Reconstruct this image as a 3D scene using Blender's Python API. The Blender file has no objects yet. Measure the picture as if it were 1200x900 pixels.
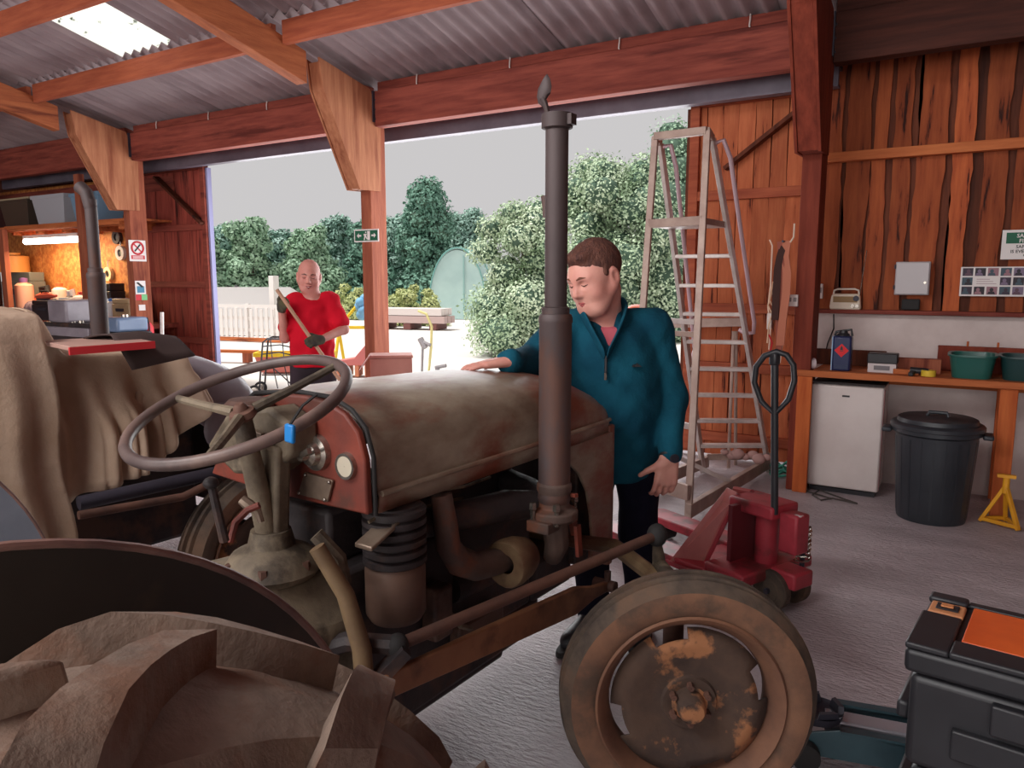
import bpy, bmesh, math, random
import numpy as np
from mathutils import Vector, Matrix, Euler
random.seed(7); rng = np.random.default_rng(11)
SC = bpy.context.scene; COL = SC.collection
R = math.radians
# ------------------------------------------------------------------ camera
cam = bpy.data.cameras.new('camera'); camo = bpy.data.objects.new('camera', cam); COL.objects.link(camo)
cam.sensor_width = 36; cam.lens = 880/1200*36; cam.clip_start = .05; cam.clip_end = 400
camo.location = (0, 0, 1.55); camo.rotation_euler = (R(90-7.9), 0, R(31.5)); SC.camera = camo
# ------------------------------------------------------------------ world, sun, exposure
SC.view_settings.view_transform = 'Standard'; SC.view_settings.look = 'None'
SC.view_settings.gamma = 1; SC.view_settings.use_curve_mapping = False
SC.view_settings.exposure = 0.0
W = bpy.data.worlds.new('overcast_sky'); SC.world = W; W.use_nodes = True
bg = W.node_tree.nodes['Background']; bg.inputs[0].default_value = (.60, .585, .59, 1); bg.inputs[1].default_value = 1.0
def lamp(name, kind, loc, direction, energy, color=(1, 1, 1), **kw):
    l = bpy.data.lights.new(name, kind); l.energy = energy; l.color = color
    for k, v in kw.items(): setattr(l, k, v)
    o = bpy.data.objects.new(name, l); COL.objects.link(o); o.location = loc
    o.rotation_euler = Vector(direction).to_track_quat('-Z', 'Y').to_euler(); return o
lamp('sun', 'SUN', (0, -30, 60), (.34, .26, -.90), 4.6, (1, .97, .92), angle=R(14))
# added fill lamp behind the camera, brightens the interior
lamp('rear_fill_lamp', 'AREA', (-3.5, -6.6, 2.2), (.0, 1, -.12), 560, (1, .97, .95), shape='RECTANGLE', size=15, size_y=3.2)
# added fill lamp high under the roof, no rooflight is built there
lamp('roof_fill_lamp', 'AREA', (-3.0, -1.6, 4.3), (.1, .35, -1), 240, (1, .98, .97), shape='RECTANGLE', size=4.0, size_y=1.4)
lamp('doorway_daylight', 'AREA', (-5.0, 6.75, 1.7), (0, -1, -.1), 220, (.97, .98, 1), shape='RECTANGLE', size=6.4, size_y=2.4)

# ------------------------------------------------------------------ survey helpers: a sight line of the 1200x900 frame met with a real plane
_F = 880.; _P = R(7.9); _Y = R(31.5); EYE = np.array([0, 0, 1.55])
_fw = np.array([-math.sin(_Y)*math.cos(_P), math.cos(_Y)*math.cos(_P), -math.sin(_P)])
_rt = np.array([math.cos(_Y), math.sin(_Y), 0.]); _up = np.cross(_rt, _fw)
def _ray(px, py): return _fw+_rt*(px-600)/_F-_up*(py-450)/_F
def at(px, py, X=None, Y=None, Z=None, D=None):
    r = _ray(px, py)
    t = D if D is not None else X/r[0] if X is not None else Y/r[1] if Y is not None else (Z-1.55)/r[2]
    return Vector(EYE+r*t)

# ------------------------------------------------------------------ materials
def S(r, g, b):
    f = lambda c: (c/255/12.92 if c/255 <= .04045 else ((c/255+.055)/1.055)**2.4)
    return (f(r), f(g), f(b), 1)
def mat(name, c1, c2=None, rough=.6, metal=0., scale=6., stretch=(1, 1, 1), bump=0., bscale=None, rnd=0., lo=.35, hi=.65,
        c3=None, c3scale=2.5, c3lo=.52, c3hi=.62, spec=.5, detail=5, emit=None, estr=0, wave=None):
    m = bpy.data.materials.new(name); m.use_nodes = True; nt = m.node_tree; N = nt.nodes; L = nt.links
    p = N['Principled BSDF']; p.inputs['Roughness'].default_value = rough; p.inputs['Metallic'].default_value = metal
    p.inputs['Specular IOR Level'].default_value = spec
    p.inputs['Base Color'].default_value = c1
    if emit: p.inputs['Emission Color'].default_value = emit; p.inputs['Emission Strength'].default_value = estr
    if c2 is None and not bump and not rnd and c3 is None: return m
    tc = N.new('ShaderNodeTexCoord'); mp = N.new('ShaderNodeMapping'); mp.inputs['Scale'].default_value = stretch
    oi = N.new('ShaderNodeObjectInfo'); mu = N.new('ShaderNodeVectorMath'); mu.operation = 'SCALE'; mu.inputs[0].default_value = (37, 19, 53)
    L.new(oi.outputs['Random'], mu.inputs['Scale']); ad = N.new('ShaderNodeVectorMath'); ad.operation = 'ADD'
    L.new(tc.outputs['Object'], ad.inputs[0]); L.new(mu.outputs[0], ad.inputs[1]); L.new(ad.outputs[0], mp.inputs['Vector'])
    def noise(sc, det=detail):
        n = N.new('ShaderNodeTexNoise'); n.inputs['Scale'].default_value = sc; n.inputs['Detail'].default_value = det; n.inputs['Roughness'].default_value = .6
        L.new(mp.outputs[0], n.inputs['Vector']); return n
    col = None
    if c2 is not None:
        n = noise(scale); r = N.new('ShaderNodeValToRGB'); e = r.color_ramp.elements
        e[0].position = lo; e[0].color = c1; e[1].position = hi; e[1].color = c2
        L.new(n.outputs[0], r.inputs[0]); col = r.outputs[0]
    if c3 is not None:
        n3 = noise(c3scale, 8); r3 = N.new('ShaderNodeValToRGB'); e = r3.color_ramp.elements
        e[0].position = c3lo; e[0].color = (0, 0, 0, 1); e[1].position = c3hi; e[1].color = (1, 1, 1, 1)
        L.new(n3.outputs[0], r3.inputs[0]); mx = N.new('ShaderNodeMix'); mx.data_type = 'RGBA'
        L.new(r3.outputs[0], mx.inputs[0]); mx.inputs[6].default_value = c1; mx.inputs[7].default_value = c3
        if col: L.new(col, mx.inputs[6])
        col = mx.outputs[2]
    if rnd:
        hs = N.new('ShaderNodeHueSaturation'); mr = N.new('ShaderNodeMapRange'); mr.inputs[3].default_value = 1-rnd; mr.inputs[4].default_value = 1+rnd
        L.new(oi.outputs['Random'], mr.inputs[0]); L.new(mr.outputs[0], hs.inputs['Value'])
        if col: L.new(col, hs.inputs['Color'])
        else: hs.inputs['Color'].default_value = c1
        col = hs.outputs[0]
    if col: L.new(col, p.inputs['Base Color'])
    if bump:
        nb = noise(bscale or scale*3, 6); b = N.new('ShaderNodeBump'); b.inputs['Strength'].default_value = min(1, bump); b.inputs['Distance'].default_value = .02*max(1, bump)
        L.new(nb.outputs[0], b.inputs['Height']); L.new(b.outputs[0], p.inputs['Normal'])
    return m
def wood(name, a, b, axis='z', knot=None, rough=.75, rnd=.16, spec=.25, k=(.9, .56, .68)):
    st = {'x': (.9, 9, 9), 'y': (9, .9, 9), 'z': (9, 9, .9)}[axis]
    return mat(name, S(*a), S(*b), rough=rough, scale=2.2, stretch=st, bump=.25, bscale=5, rnd=rnd, lo=.3, hi=.7, spec=spec,
               c3=S(*knot) if knot else None, c3scale=k[0], c3lo=k[1], c3hi=k[2])
MT = {}
MT['plank'] = wood('rough_larch_plank', (186, 98, 56), (138, 62, 36), 'z', (58, 26, 18), rnd=.35, k=(2.2, .60, .66))
MT['plank_dark'] = wood('dark_larch_plank', (110, 58, 38), (70, 34, 24), 'z', (46, 22, 16), rnd=.3)
MT['door_plank'] = wood('door_plank', (200, 116, 76), (164, 82, 52), 'z', (84, 36, 24), rnd=.16, k=(2.2, .61, .66))
MT['door_plank_l'] = wood('door_plank_left', (168, 80, 66), (124, 52, 44), 'z', (70, 30, 26), rnd=.14)
MT['post'] = wood('timber_post', (168, 98, 72), (134, 70, 52), 'z', (110, 52, 40), rnd=.06)
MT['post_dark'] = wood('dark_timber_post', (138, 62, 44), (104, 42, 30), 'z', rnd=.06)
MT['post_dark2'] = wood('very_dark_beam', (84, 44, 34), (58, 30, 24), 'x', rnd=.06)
MT['ply'] = wood('gusset_ply', (184, 126, 92), (152, 92, 66), 'z', (130, 72, 50), rnd=.06)
MT['rafter'] = wood('rafter_timber', (178, 104, 66), (140, 74, 46), 'y', (110, 54, 36), rnd=.06)
MT['beam'] = wood('red_brown_beam', (150, 76, 62), (112, 50, 42), 'x', (90, 38, 32), rnd=.06)
MT['purlin'] = wood('purlin_timber', (176, 96, 66), (140, 68, 48), 'x', rnd=.06)
MT['bench'] = wood('bench_timber', (204, 120, 72), (168, 88, 50), 'x', (120, 60, 36), rnd=.06)
MT['bench_leg'] = wood('bench_leg_timber', (206, 112, 60), (172, 80, 40), 'z', rnd=.06)
MT['osb'] = mat('orange_sheathing_board', S(214, 140, 74), S(178, 98, 46), scale=14, rough=.7, rnd=.1, lo=.4, hi=.6)
MT['sheet'] = mat('fibre_cement_sheet', S(160, 144, 146), S(142, 126, 130), scale=3, rough=.85, rnd=.06, stretch=(1, .25, 1), c3=S(126, 110, 112), c3scale=3, c3lo=.5, c3hi=.75)
MT['grp'] = None
MT['block'] = mat('painted_blockwork', S(214, 200, 196), S(196, 180, 176), rough=.8, scale=3, bump=.12, bscale=40)
MT['concrete'] = mat('brushed_concrete', S(206, 194, 198), S(172, 160, 165), rough=.46, scale=1.6, bump=1.2, bscale=34, stretch=(.7, 1.7, 1), c3=S(160, 146, 148), c3scale=.8, c3lo=.45, c3hi=.75, spec=.55)
MT['yard'] = mat('pale_concrete_yard', S(226, 222, 218), S(206, 202, 198), rough=.9, scale=.6)
MT['steel_dark'] = mat('dark_steel', S(62, 60, 72), S(48, 46, 56), rough=.55, metal=.2, scale=4)
MT['track'] = mat('grey_door_track', S(112, 106, 118), S(94, 88, 100), rough=.5, metal=.3, scale=3)
MT['alu'] = mat('scuffed_aluminium', S(214, 204, 200), S(190, 176, 170), rough=.42, metal=.35, scale=9)
MT['alu_brown'] = mat('stained_aluminium', S(184, 162, 150), S(158, 134, 124), rough=.5, metal=.25, scale=6)
MT['pinktube'] = mat('pinkish_handrail_tube', S(206, 178, 186), rough=.4, metal=.4)
MT['hood'] = mat('worn_grey_bonnet_paint', S(170, 158, 138), S(118, 98, 82), rough=.40, scale=6, stretch=(1, .5, 1), c3=S(126, 66, 46), c3scale=5, c3lo=.43, c3hi=.60, bump=.08, bscale=30, spec=.5)
MT['rust'] = mat('rusty_brown_iron', S(106, 72, 58), S(76, 52, 44), rough=.75, scale=7, bump=.15)
MT['brown'] = mat('grey_brown_iron', S(104, 84, 74), S(76, 60, 56), rough=.7, scale=8, c3=S(122, 76, 56), c3scale=6, bump=.15)
MT['sidewall'] = mat('tan_brown_sidewall', S(126, 90, 68), S(96, 70, 56), rough=.9, scale=8, c3=S(84, 66, 54), c3scale=5, bump=.15)
MT['bluegrey'] = mat('seat_and_lit_guard_grey', S(164, 172, 188), S(140, 150, 166), rough=.4, scale=3)
MT['redrust'] = mat('faded_red_paint', S(140, 60, 42), S(104, 46, 36), rough=.6, scale=5, c3=S(90, 50, 40), c3scale=4, bump=.08, bscale=30)
MT['cast'] = mat('oily_grey_casting', S(128, 114, 94), S(90, 78, 64), rough=.7, scale=9, c3=S(64, 54, 44), c3scale=5, bump=.2)
MT['greasy'] = mat('black_oily_iron', S(58, 50, 50), S(40, 34, 36), rough=.6, scale=9, c3=S(82, 58, 48), c3scale=5, bump=.2)
MT['bowl'] = mat('brown_tin_bowl', S(112, 86, 72), S(86, 64, 54), rough=.55, scale=6, c3=S(66, 50, 44), c3scale=4)
MT['exhaust'] = mat('brown_black_exhaust', S(84, 72, 72), S(66, 54, 54), rough=.6, metal=.2, scale=6, stretch=(1, 1, .4), c3=S(100, 70, 60), c3scale=3)
MT['olive'] = mat('olive_brown_paint', S(136, 112, 82), S(104, 82, 60), rough=.6, scale=5, c3=S(92, 58, 42), c3scale=3)
MT['tyre'] = mat('dusty_front_tyre', S(92, 78, 66), S(62, 52, 46), rough=.9, scale=12, bump=.2, c3=S(108, 82, 64), c3scale=5, c3lo=.5, c3hi=.7)
MT['rod'] = mat('orange_brown_rod', S(150, 104, 72), S(122, 82, 58), rough=.6, scale=5, c3=S(96, 62, 46), c3scale=4)
MT['reartyre'] = mat('muddy_rear_tyre', S(138, 118, 104), S(108, 90, 78), rough=.9, scale=9, bump=.3, c3=S(116, 84, 66), c3scale=6)
MT['rim'] = mat('muddy_rusty_rim', S(122, 84, 62), S(94, 64, 50), rough=.75, scale=6, bump=.15)
MT['disc'] = mat('muddy_wheel_disc', S(84, 64, 52), S(62, 48, 42), rough=.85, scale=7, c3=S(160, 108, 72), c3scale=5.0, c3lo=.50, c3hi=.55, bump=.2)
MT['fender'] = mat('dark_shaded_mudguard', S(62, 56, 50), S(48, 44, 40), rough=.55, scale=3, c3=S(84, 68, 52), c3scale=2)  # shade on the wheel side is put into this dark base colour
MT['lip'] = mat('worn_mudguard_edge', S(150, 116, 106), S(110, 84, 80), rough=.45, scale=9)
MT['wheelgrey'] = mat('worn_brown_steering_rim', S(104, 88, 84), S(78, 64, 62), rough=.45, scale=8, c3=S(120, 98, 90), c3scale=4)
MT['chrome'] = mat('tarnished_chrome', S(190, 182, 172), S(150, 140, 130), rough=.25, metal=.9, scale=20)
MT['plate'] = mat('dull_alloy_plate', S(146, 128, 112), S(120, 100, 86), rough=.4, metal=.5, scale=15)
MT['cloth'] = mat('tan_dust_sheet', S(190, 166, 146), S(170, 144, 122), rough=.95, scale=3, bump=.5, bscale=9, spec=.1)
MT['greypaint'] = mat('mid_grey_tractor_paint', S(150, 142, 150), S(126, 118, 126), rough=.4, scale=3)
MT['red'] = mat('faded_red_steel', S(178, 58, 70), S(148, 44, 56), rough=.45, scale=5, c3=S(110, 50, 50), c3scale=5)
MT['redpink'] = mat('dusty_pink_red_steel', S(196, 118, 112), S(176, 96, 94), rough=.5, scale=5, c3=S(150, 110, 90), c3scale=4)
MT['black'] = mat('black_plastic', S(42, 42, 46), S(34, 34, 38), rough=.45, scale=6)
MT['rubber'] = mat('black_rubber', S(40, 38, 38), rough=.8)
MT['white'] = mat('white_enamel', S(226, 216, 212), S(214, 202, 198), rough=.35, scale=3)
MT['orange'] = mat('orange_plastic', S(232, 104, 44), S(214, 88, 36), rough=.45, scale=5)
MT['yellow'] = mat('yellow_painted_steel', S(236, 168, 40), S(214, 146, 30), rough=.5, scale=5)
MT['binblack'] = mat('charcoal_bin_plastic', S(52, 56, 62), S(42, 46, 52), rough=.4, scale=4)
MT['jack'] = mat('blue_green_jack_paint', S(58, 84, 92), S(46, 68, 76), rough=.4, scale=5)
def flat(name, c, rough=.6, metal=0., spec=.4): return mat(name, S(*c), rough=rough, metal=metal, spec=spec)

# ------------------------------------------------------------------ mesh builder
class MB:
    def __init__(s): s.v = []; s.f = []; s.mi = []; s.m = 0; s.M = Matrix()
    def add(s, vs, fs):
        b = len(s.v); M = s.M; s.v += [tuple(M @ Vector(v)) for v in vs]; s.f += [tuple(b+i for i in f) for f in fs]; s.mi += [s.m]*len(fs); return s
    def box(s, c, d, rot=None):
        x, y, z = d[0]/2, d[1]/2, d[2]/2
        vs = [Vector(p) for p in ((-x, -y, -z), (x, -y, -z), (x, y, -z), (-x, y, -z), (-x, -y, z), (x, -y, z), (x, y, z), (-x, y, z))]
        if rot is not None: Rm = rot.to_matrix() if isinstance(rot, Euler) else rot; vs = [Rm @ v for v in vs]
        c = Vector(c); return s.add([v+c for v in vs], [(0, 3, 2, 1), (4, 5, 6, 7), (0, 1, 5, 4), (1, 2, 6, 5), (2, 3, 7, 6), (3, 0, 4, 7)])
    def bb(s, lo, hi): return s.box([(a+b)/2 for a, b in zip(lo, hi)], [abs(b-a) for a, b in zip(lo, hi)])
    def bar(s, a, b, w, h, up=(0, 0, 1)):
        a = Vector(a); b = Vector(b); d = (b-a); l = d.length; d.normalize(); u = Vector(up)
        x = d.cross(u); x = x.normalized() if x.length > 1e-4 else Vector((1, 0, 0)); z = x.cross(d)
        return s.box((a+b)/2, (w, l, h), Matrix((x, d, z)).transposed())
    def loft(s, rings, cap=True, closed=True):
        n = len(rings[0]); vs = [p for r in rings for p in r]; fs = []
        for i in range(len(rings)-1):
            for j in range(n if closed else n-1):
                k = (j+1) % n; fs.append((i*n+j, i*n+k, (i+1)*n+k, (i+1)*n+j))
        if cap and closed: fs += [tuple(range(n-1, -1, -1)), tuple((len(rings)-1)*n+j for j in range(n))]
        return s.add(vs, fs)
    def path(s, pts, r, n=8, cap=True, closed=False):
        pts = [Vector(p) for p in pts]; rr = r if isinstance(r, (list, tuple)) else [r]*len(pts); rings = []; x = None; N = len(pts)
        for i, p in enumerate(pts):
            t = (pts[(i+1) % N]-pts[i-1]) if closed else (pts[min(i+1, N-1)]-pts[max(i-1, 0)])
            t.normalize()
            if x is None: x = t.orthogonal().normalized()
            else: x = (x-t*x.dot(t)).normalized()
            y = t.cross(x)
            rings.append([p+(x*math.cos(a)+y*math.sin(a))*rr[i] for a in [2*math.pi*k/n for k in range(n)]])
        if closed: rings.append(rings[0]); return s.loft(rings, cap=False)
        return s.loft(rings, cap)
    def tube(s, a, b, r, r2=None, n=12): return s.path([a, b], [r, r2 if r2 is not None else r], n)
    def lathe(s, prof, c=(0, 0, 0), axis='z', n=24, cap=False):
        A = {'z': lambda r, h, a: (r*math.cos(a), r*math.sin(a), h), 'x': lambda r, h, a: (h, r*math.cos(a), r*math.sin(a)), 'y': lambda r, h, a: (r*math.sin(a), h, r*math.cos(a))}[axis]
        c = Vector(c); rings = [[c+Vector(A(r, h, 2*math.pi*k/n)) for k in range(n)] for r, h in prof]
        return s.loft(rings, cap)
    def prism(s, poly, h0, h1, plane='xy'):
        A = {'xy': lambda a, b, h: (a, b, h), 'xz': lambda a, b, h: (a, h, b), 'yz': lambda a, b, h: (h, a, b)}[plane]
        n = len(poly); vs = [A(a, b, h0) for a, b in poly]+[A(a, b, h1) for a, b in poly]
        return s.add(vs, [tuple(range(n-1, -1, -1)), tuple(range(n, 2*n))]+[(i, (i+1) % n, n+(i+1) % n, n+i) for i in range(n)])
    def sph(s, c, r, n=12, m=8, sc=(1, 1, 1)):
        c = Vector(c); rings = []
        for i in range(m+1):
            a = math.pi*i/m; rings.append([c+Vector((max(math.sin(a), 1e-3)*math.cos(2*math.pi*k/n)*r*sc[0], max(math.sin(a), 1e-3)*math.sin(2*math.pi*k/n)*r*sc[1], -math.cos(a)*r*sc[2])) for k in range(n)])
        return s.loft(rings)
    def torus(s, c, R_, r, M=None, n=40, m=10):
        M = M or Matrix.Identity(3); c = Vector(c)
        return s.path([c+M @ Vector((R_*math.cos(2*math.pi*k/n), R_*math.sin(2*math.pi*k/n), 0)) for k in range(n)], r, m, closed=True)
    def mesh(s, name, mats):
        me = bpy.data.meshes.new(name); me.from_pydata(s.v, [], s.f)
        for m in (mats if isinstance(mats, (list, tuple)) else [mats]): me.materials.append(m)
        if any(s.mi): me.polygons.foreach_set('material_index', s.mi)
        bm = bmesh.new(); bm.from_mesh(me); bmesh.ops.recalc_face_normals(bm, faces=bm.faces); bm.to_mesh(me); bm.free()
        return me
    def build(s, name, mats, parent=None, smooth=True, ang=38, bevel=0, seg=2):
        me = s.mesh(name, mats)
        if smooth: me.shade_smooth(); me.set_sharp_from_angle(angle=R(ang))
        return link(name, me, parent, bevel, seg)
def link(name, me, parent=None, bevel=0, seg=2):
    o = bpy.data.objects.new(name, me); COL.objects.link(o)
    if parent is not None: o.parent = parent
    if bevel:
        b = o.modifiers.new('bevel', 'BEVEL'); b.width = bevel; b.segments = seg; b.limit_method = 'ANGLE'; b.angle_limit = R(35); b.harden_normals = False
    return o
def thing(name, label, cat, loc=(0, 0, 0), rz=0., group=None, kind=None):
    o = bpy.data.objects.new(name, None); COL.objects.link(o); o.empty_display_size = .1; o.location = loc; o.rotation_euler = (0, 0, rz)
    return tag(o, label, cat, group, kind)
def tag(o, label, cat, group=None, kind=None):
    o['label'] = label; o['category'] = cat
    if group: o['group'] = group
    if kind: o['kind'] = kind
    return o
def lab(o, l): o['label'] = l; return o
def put(o, loc, rz=0.): o.location = loc; o.rotation_euler = (0, 0, rz); return o
def copy_tree(o, parent=None, loc=None, rz=None, label=None):
    c = o.copy(); COL.objects.link(c)
    if parent is not None: c.parent = parent
    if loc is not None: c.location = loc
    if rz is not None: c.rotation_euler = (0, 0, rz)
    if label: c['label'] = label
    for ch in [x for x in list(o.children)]: copy_tree(ch, c)
    return c
def MAT3(x, y, z): return Matrix((Vector(x), Vector(y), Vector(z))).transposed()
# ================================================================== STRUCTURE
XR, XM, XL = -.977, -5.135, -9.156; PW = .13
def roofz(y): return 3.44+.24*(5.85-y) if y > -.5 else 3.44+.24*(5.85+.5)-.24*(-.5-y)
# floor and yard
g = MB(); g.bb((-14.2, -6.8, -.12), (5, 6.62, 0)); tag(g.build('floor', MT['concrete'], smooth=False), 'grey brushed concrete floor of the barn', 'floor', kind='structure')
g = MB(); g.bb((-90, 6.62, -.2), (60, 90, -.02)); g.bb((-90, -60, -.2), (60, -6.8, -.02)); tag(g.build('ground', MT['yard'], smooth=False), 'sunlit pale concrete yard outside the open doors', 'ground', kind='structure')
# portal frames
def gz(d): return d
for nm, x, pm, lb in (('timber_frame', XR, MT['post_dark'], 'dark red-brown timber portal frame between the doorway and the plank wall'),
                  ('timber_frame', XM, MT['post'], 'timber portal frame standing in the middle of the doorway with exit sign'),
                  ('timber_frame', XL, MT['post'], 'timber portal frame at the left end of the doorway with red sign'),
                  ('timber_frame', XL-4.1, MT['post'], 'dim timber portal frame at the far left end of the barn'),
                  ('timber_frame', XR+4.13, MT['post_dark'], 'timber portal frame beyond the right edge of the plank wall')):
    t = thing(nm, lb, 'frame', (x, 5.72, 0), kind='structure')
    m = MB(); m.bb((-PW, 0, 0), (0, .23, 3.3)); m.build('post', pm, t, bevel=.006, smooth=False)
    # rafter from the eaves up to the ridge, hung 0.03 under the sheets
    m = MB(); y0, y1 = -.78, -6.2
    pr = [(y0, roofz(4.94)-.40), (y0, roofz(4.94)-.13), (y1, roofz(-.48)-.13), (y1, roofz(-.48)-.40)]
    m.prism(pr, -PW, 0, 'yz'); m.build('rafter', MT['rafter'], t, bevel=.006, smooth=False)
    m = MB(); m.prism([(y1, roofz(-.48)-.40), (y1, roofz(-.48)-.13), (-12.3, roofz(-6.6)-.13), (-12.3, roofz(-6.6)-.40)], -PW, 0, 'yz'); m.build('rafter', MT['rafter'], t, smooth=False)
    m = MB(); gp = [(-.65, 3.51), (-.61, 3.245), (-.17, 2.41), (.13, 2.42), (.15, 3.09), (.01, 3.37)]
    m.prism([(a, b) for a, b in gp], .001, .022, 'yz'); m.prism(gp, -PW-.022, -PW-.001, 'yz'); m.prism([(-.63, 3.48), (-.60, 3.25), (-.16, 2.42), (0, 2.42), (0, 3.36)], -PW, 0, 'yz')
    m.build('gusset', pm if x == XR else MT['ply'], t, bevel=.003, smooth=False)
    m = MB(); m.bb((.022, .03, 3.07), (.032, .2, 3.36))
    for k in range(6): m.sph((.033, .06+.1*(k % 2), 3.1+.09*(k//2)), .009, 6, 4)
    m.build('joist_hanger', MT['steel_dark'], t)
# header beams over the doorway bays and the dim left bay
for a, b, lb in ((XM, XR-PW, 'deep red-brown header beam over the doorway bay beside the ladder'), (XL, XM-PW, 'deep red-brown header beam over the doorway bay behind the man in red'),
             (XL-4.1, XL-PW, 'deep dim header beam over the lit workbench bay'),
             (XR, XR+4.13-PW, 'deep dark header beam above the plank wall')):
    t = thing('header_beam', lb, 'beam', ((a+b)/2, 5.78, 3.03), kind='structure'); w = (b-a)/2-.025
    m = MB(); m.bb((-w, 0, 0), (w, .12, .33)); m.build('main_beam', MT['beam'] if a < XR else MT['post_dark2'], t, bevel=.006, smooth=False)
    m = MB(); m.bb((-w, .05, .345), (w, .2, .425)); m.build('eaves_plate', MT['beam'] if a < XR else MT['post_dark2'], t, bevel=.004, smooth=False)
    if -12 < a < XR:
        for k in range(4):
            x = -w+.5+k*(2*w-.7)/3.2; m = MB(); m.path([(x, .04, .43), (x+.002, .03, .39), (x-.004, .035, .35), (x+.004, .03, .33)], .006, 5); lab(m.build('wire_hook', MT['white'], t), 'small white wire hook on the beam')
# roof: sheets, purlins, rooflight
roof = thing('ceiling', 'corrugated grey fibre cement roof on timber purlins with one rooflight', 'roof', (0, 0, 0), kind='structure')
def sheet_mesh(L, name, m_):
    b = MB(); n = 48; P = .146; Wd = P*6; vs = []
    for side in (0, 1):
        for i in range(n+1):
            x = Wd*i/n; z = .026*math.cos(2*math.pi*x/P)+(.009 if side else 0)
            vs += [(x, 0, z), (x, -L, z+.24*L)]
    fs = [(2*i, 2*i+2, 2*i+3, 2*i+1) for i in range(n)]; o = 2*(n+1); fs += [(o+2*i+1, o+2*i+3, o+2*i+2, o+2*i) for i in range(n)]
    fs += [(2*i, o+2*i, o+2*i+2, 2*i+2) for i in range(n)]+[(2*i+1, 2*i+3, o+2*i+3, o+2*i+1) for i in range(n)]
    b.add(vs, fs); me = b.mesh(name, m_); me.shade_smooth(); me.set_sharp_from_angle(angle=R(50)); return me
rows = [(6.72, 2.06), (4.80, 1.14), (3.80, 2.3), (1.6, 2.2)]
grp = bpy.data.materials.new('rooflight_grp'); grp.use_nodes = True; nt = grp.node_tree; p = nt.nodes['Principled BSDF']; p.inputs['Roughness'].default_value = .5
tr = nt.nodes.new('ShaderNodeBsdfTranslucent'); mx = nt.nodes.new('ShaderNodeMixShader'); mx.inputs[0].default_value = .85
nz = nt.nodes.new('ShaderNodeTexNoise'); nz.inputs['Scale'].default_value = 9; nz.inputs['Detail'].default_value = 6; rp = nt.nodes.new('ShaderNodeValToRGB')
tcc = nt.nodes.new('ShaderNodeTexCoord'); nt.links.new(tcc.outputs['Object'], nz.inputs['Vector'])
rp.color_ramp.elements[0].position = .30; rp.color_ramp.elements[0].color = S(70, 80, 60); rp.color_ramp.elements[1].position = .36; rp.color_ramp.elements[1].color = (.95, .97, .93, 1)
nt.links.new(nz.outputs[0], rp.inputs[0]); nt.links.new(rp.outputs[0], tr.inputs[0]); nt.links.new(rp.outputs[0], p.inputs['Base Color'])
nt.links.new(p.outputs[0], mx.inputs[1]); nt.links.new(tr.outputs[0], mx.inputs[2]); nt.links.new(mx.outputs[0], nt.nodes['Material Output'].inputs['Surface'])
for ri, (y, L) in enumerate(rows):
    me = sheet_mesh(L, 'roof_sheet', MT['sheet'])
    for k in range(22):
        x = -14.49+.876*k
        if ri == 1 and k == 8:
            o = link('rooflight', sheet_mesh(L, 'rooflight', grp), roof); lab(o, 'bright translucent rooflight sheet with dirt specks')
        else: o = link('roof_sheet', me, roof)
        o.location = (x, y, roofz(y)+.03+(.008 if (ri+k) % 2 else 0)+.012*(ri > 0))
m = MB(); m.prism([(-.5, roofz(-.5)+.06), (-.5, roofz(-.5)+.1), (-7.2, roofz(-7.2)+.1), (-7.2, roofz(-7.2)+.06)], -14.5, 4.8, 'yz'); m.build('rear_roof_slope', MT['sheet'], roof, smooth=False)
frames_x = [XL-4.1, XL, XM, XR, XR+4.13]
for y in (4.70, 3.72, 2.6, 1.5, .4):
    for a, b in zip(frames_x[:-1], frames_x[1:]):
        m = MB(); m.bb((a+.001, -.028, -.19), (b-PW-.001, .028, -.0)); o = m.build('purlin', MT['purlin'], roof, smooth=False, bevel=.004); o.location = (0, y, roofz(y)-.005)
# end walls of the barn (dim)
for x, nm, lb in ((-14.3, 'wall_left', 'dark timber end wall beyond the workbench'), (4.9, 'wall_right', 'dark timber end wall beyond the right edge')):
    m = MB(); m.prism([(-6.8, 0), (6.5, 0), (6.5, 3.3), (-.5, 4.9), (-6.8, 3.3)], x-.05, x+.05, 'yz'); tag(m.build(nm, MT['plank_dark'], smooth=False), lb, 'wall', kind='structure')
# --- plank wall of the right bay, on painted blockwork
def plank_mesh(w, h, th, seed, mt, wavy=.012, name='plank'):
    r = random.Random(seed); n = 22; b = MB(); L = []; Rr = []
    a1, a2, f1, f2 = r.uniform(0, 6), r.uniform(0, 6), r.uniform(1, 3), r.uniform(2, 5)
    for i in range(n+1):
        z = h*i/n; t = i/n
        L.append((-w/2+wavy*math.sin(a1+f1*3*t)+r.uniform(-1, 1)*wavy*.7, z)); Rr.append((w/2+wavy*math.sin(a2+f2*3*t)+r.uniform(-1, 1)*wavy*.7, z))
    vs = []
    for i in range(n+1): vs += [(L[i][0], 0, L[i][1]), (Rr[i][0], 0, Rr[i][1]), (L[i][0], th, L[i][1]), (Rr[i][0], th, Rr[i][1])]
    fs = []
    for i in range(n):
        k = 4*i; fs += [(k, k+1, k+5, k+4), (k+2, k+6, k+7, k+3), (k, k+4, k+6, k+2), (k+1, k+3, k+7, k+5)]
    fs += [(0, 2, 3, 1), (4*n, 4*n+1, 4*n+3, 4*n+2)]
    b.add(vs, fs); return b.mesh(name, mt)
wb = thing('wall_far', 'rough waney-edged plank wall above white painted blockwork in the right bay', 'wall', (0, 6.3, 0), kind='structure')
x = -1.02; k = 0
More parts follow.
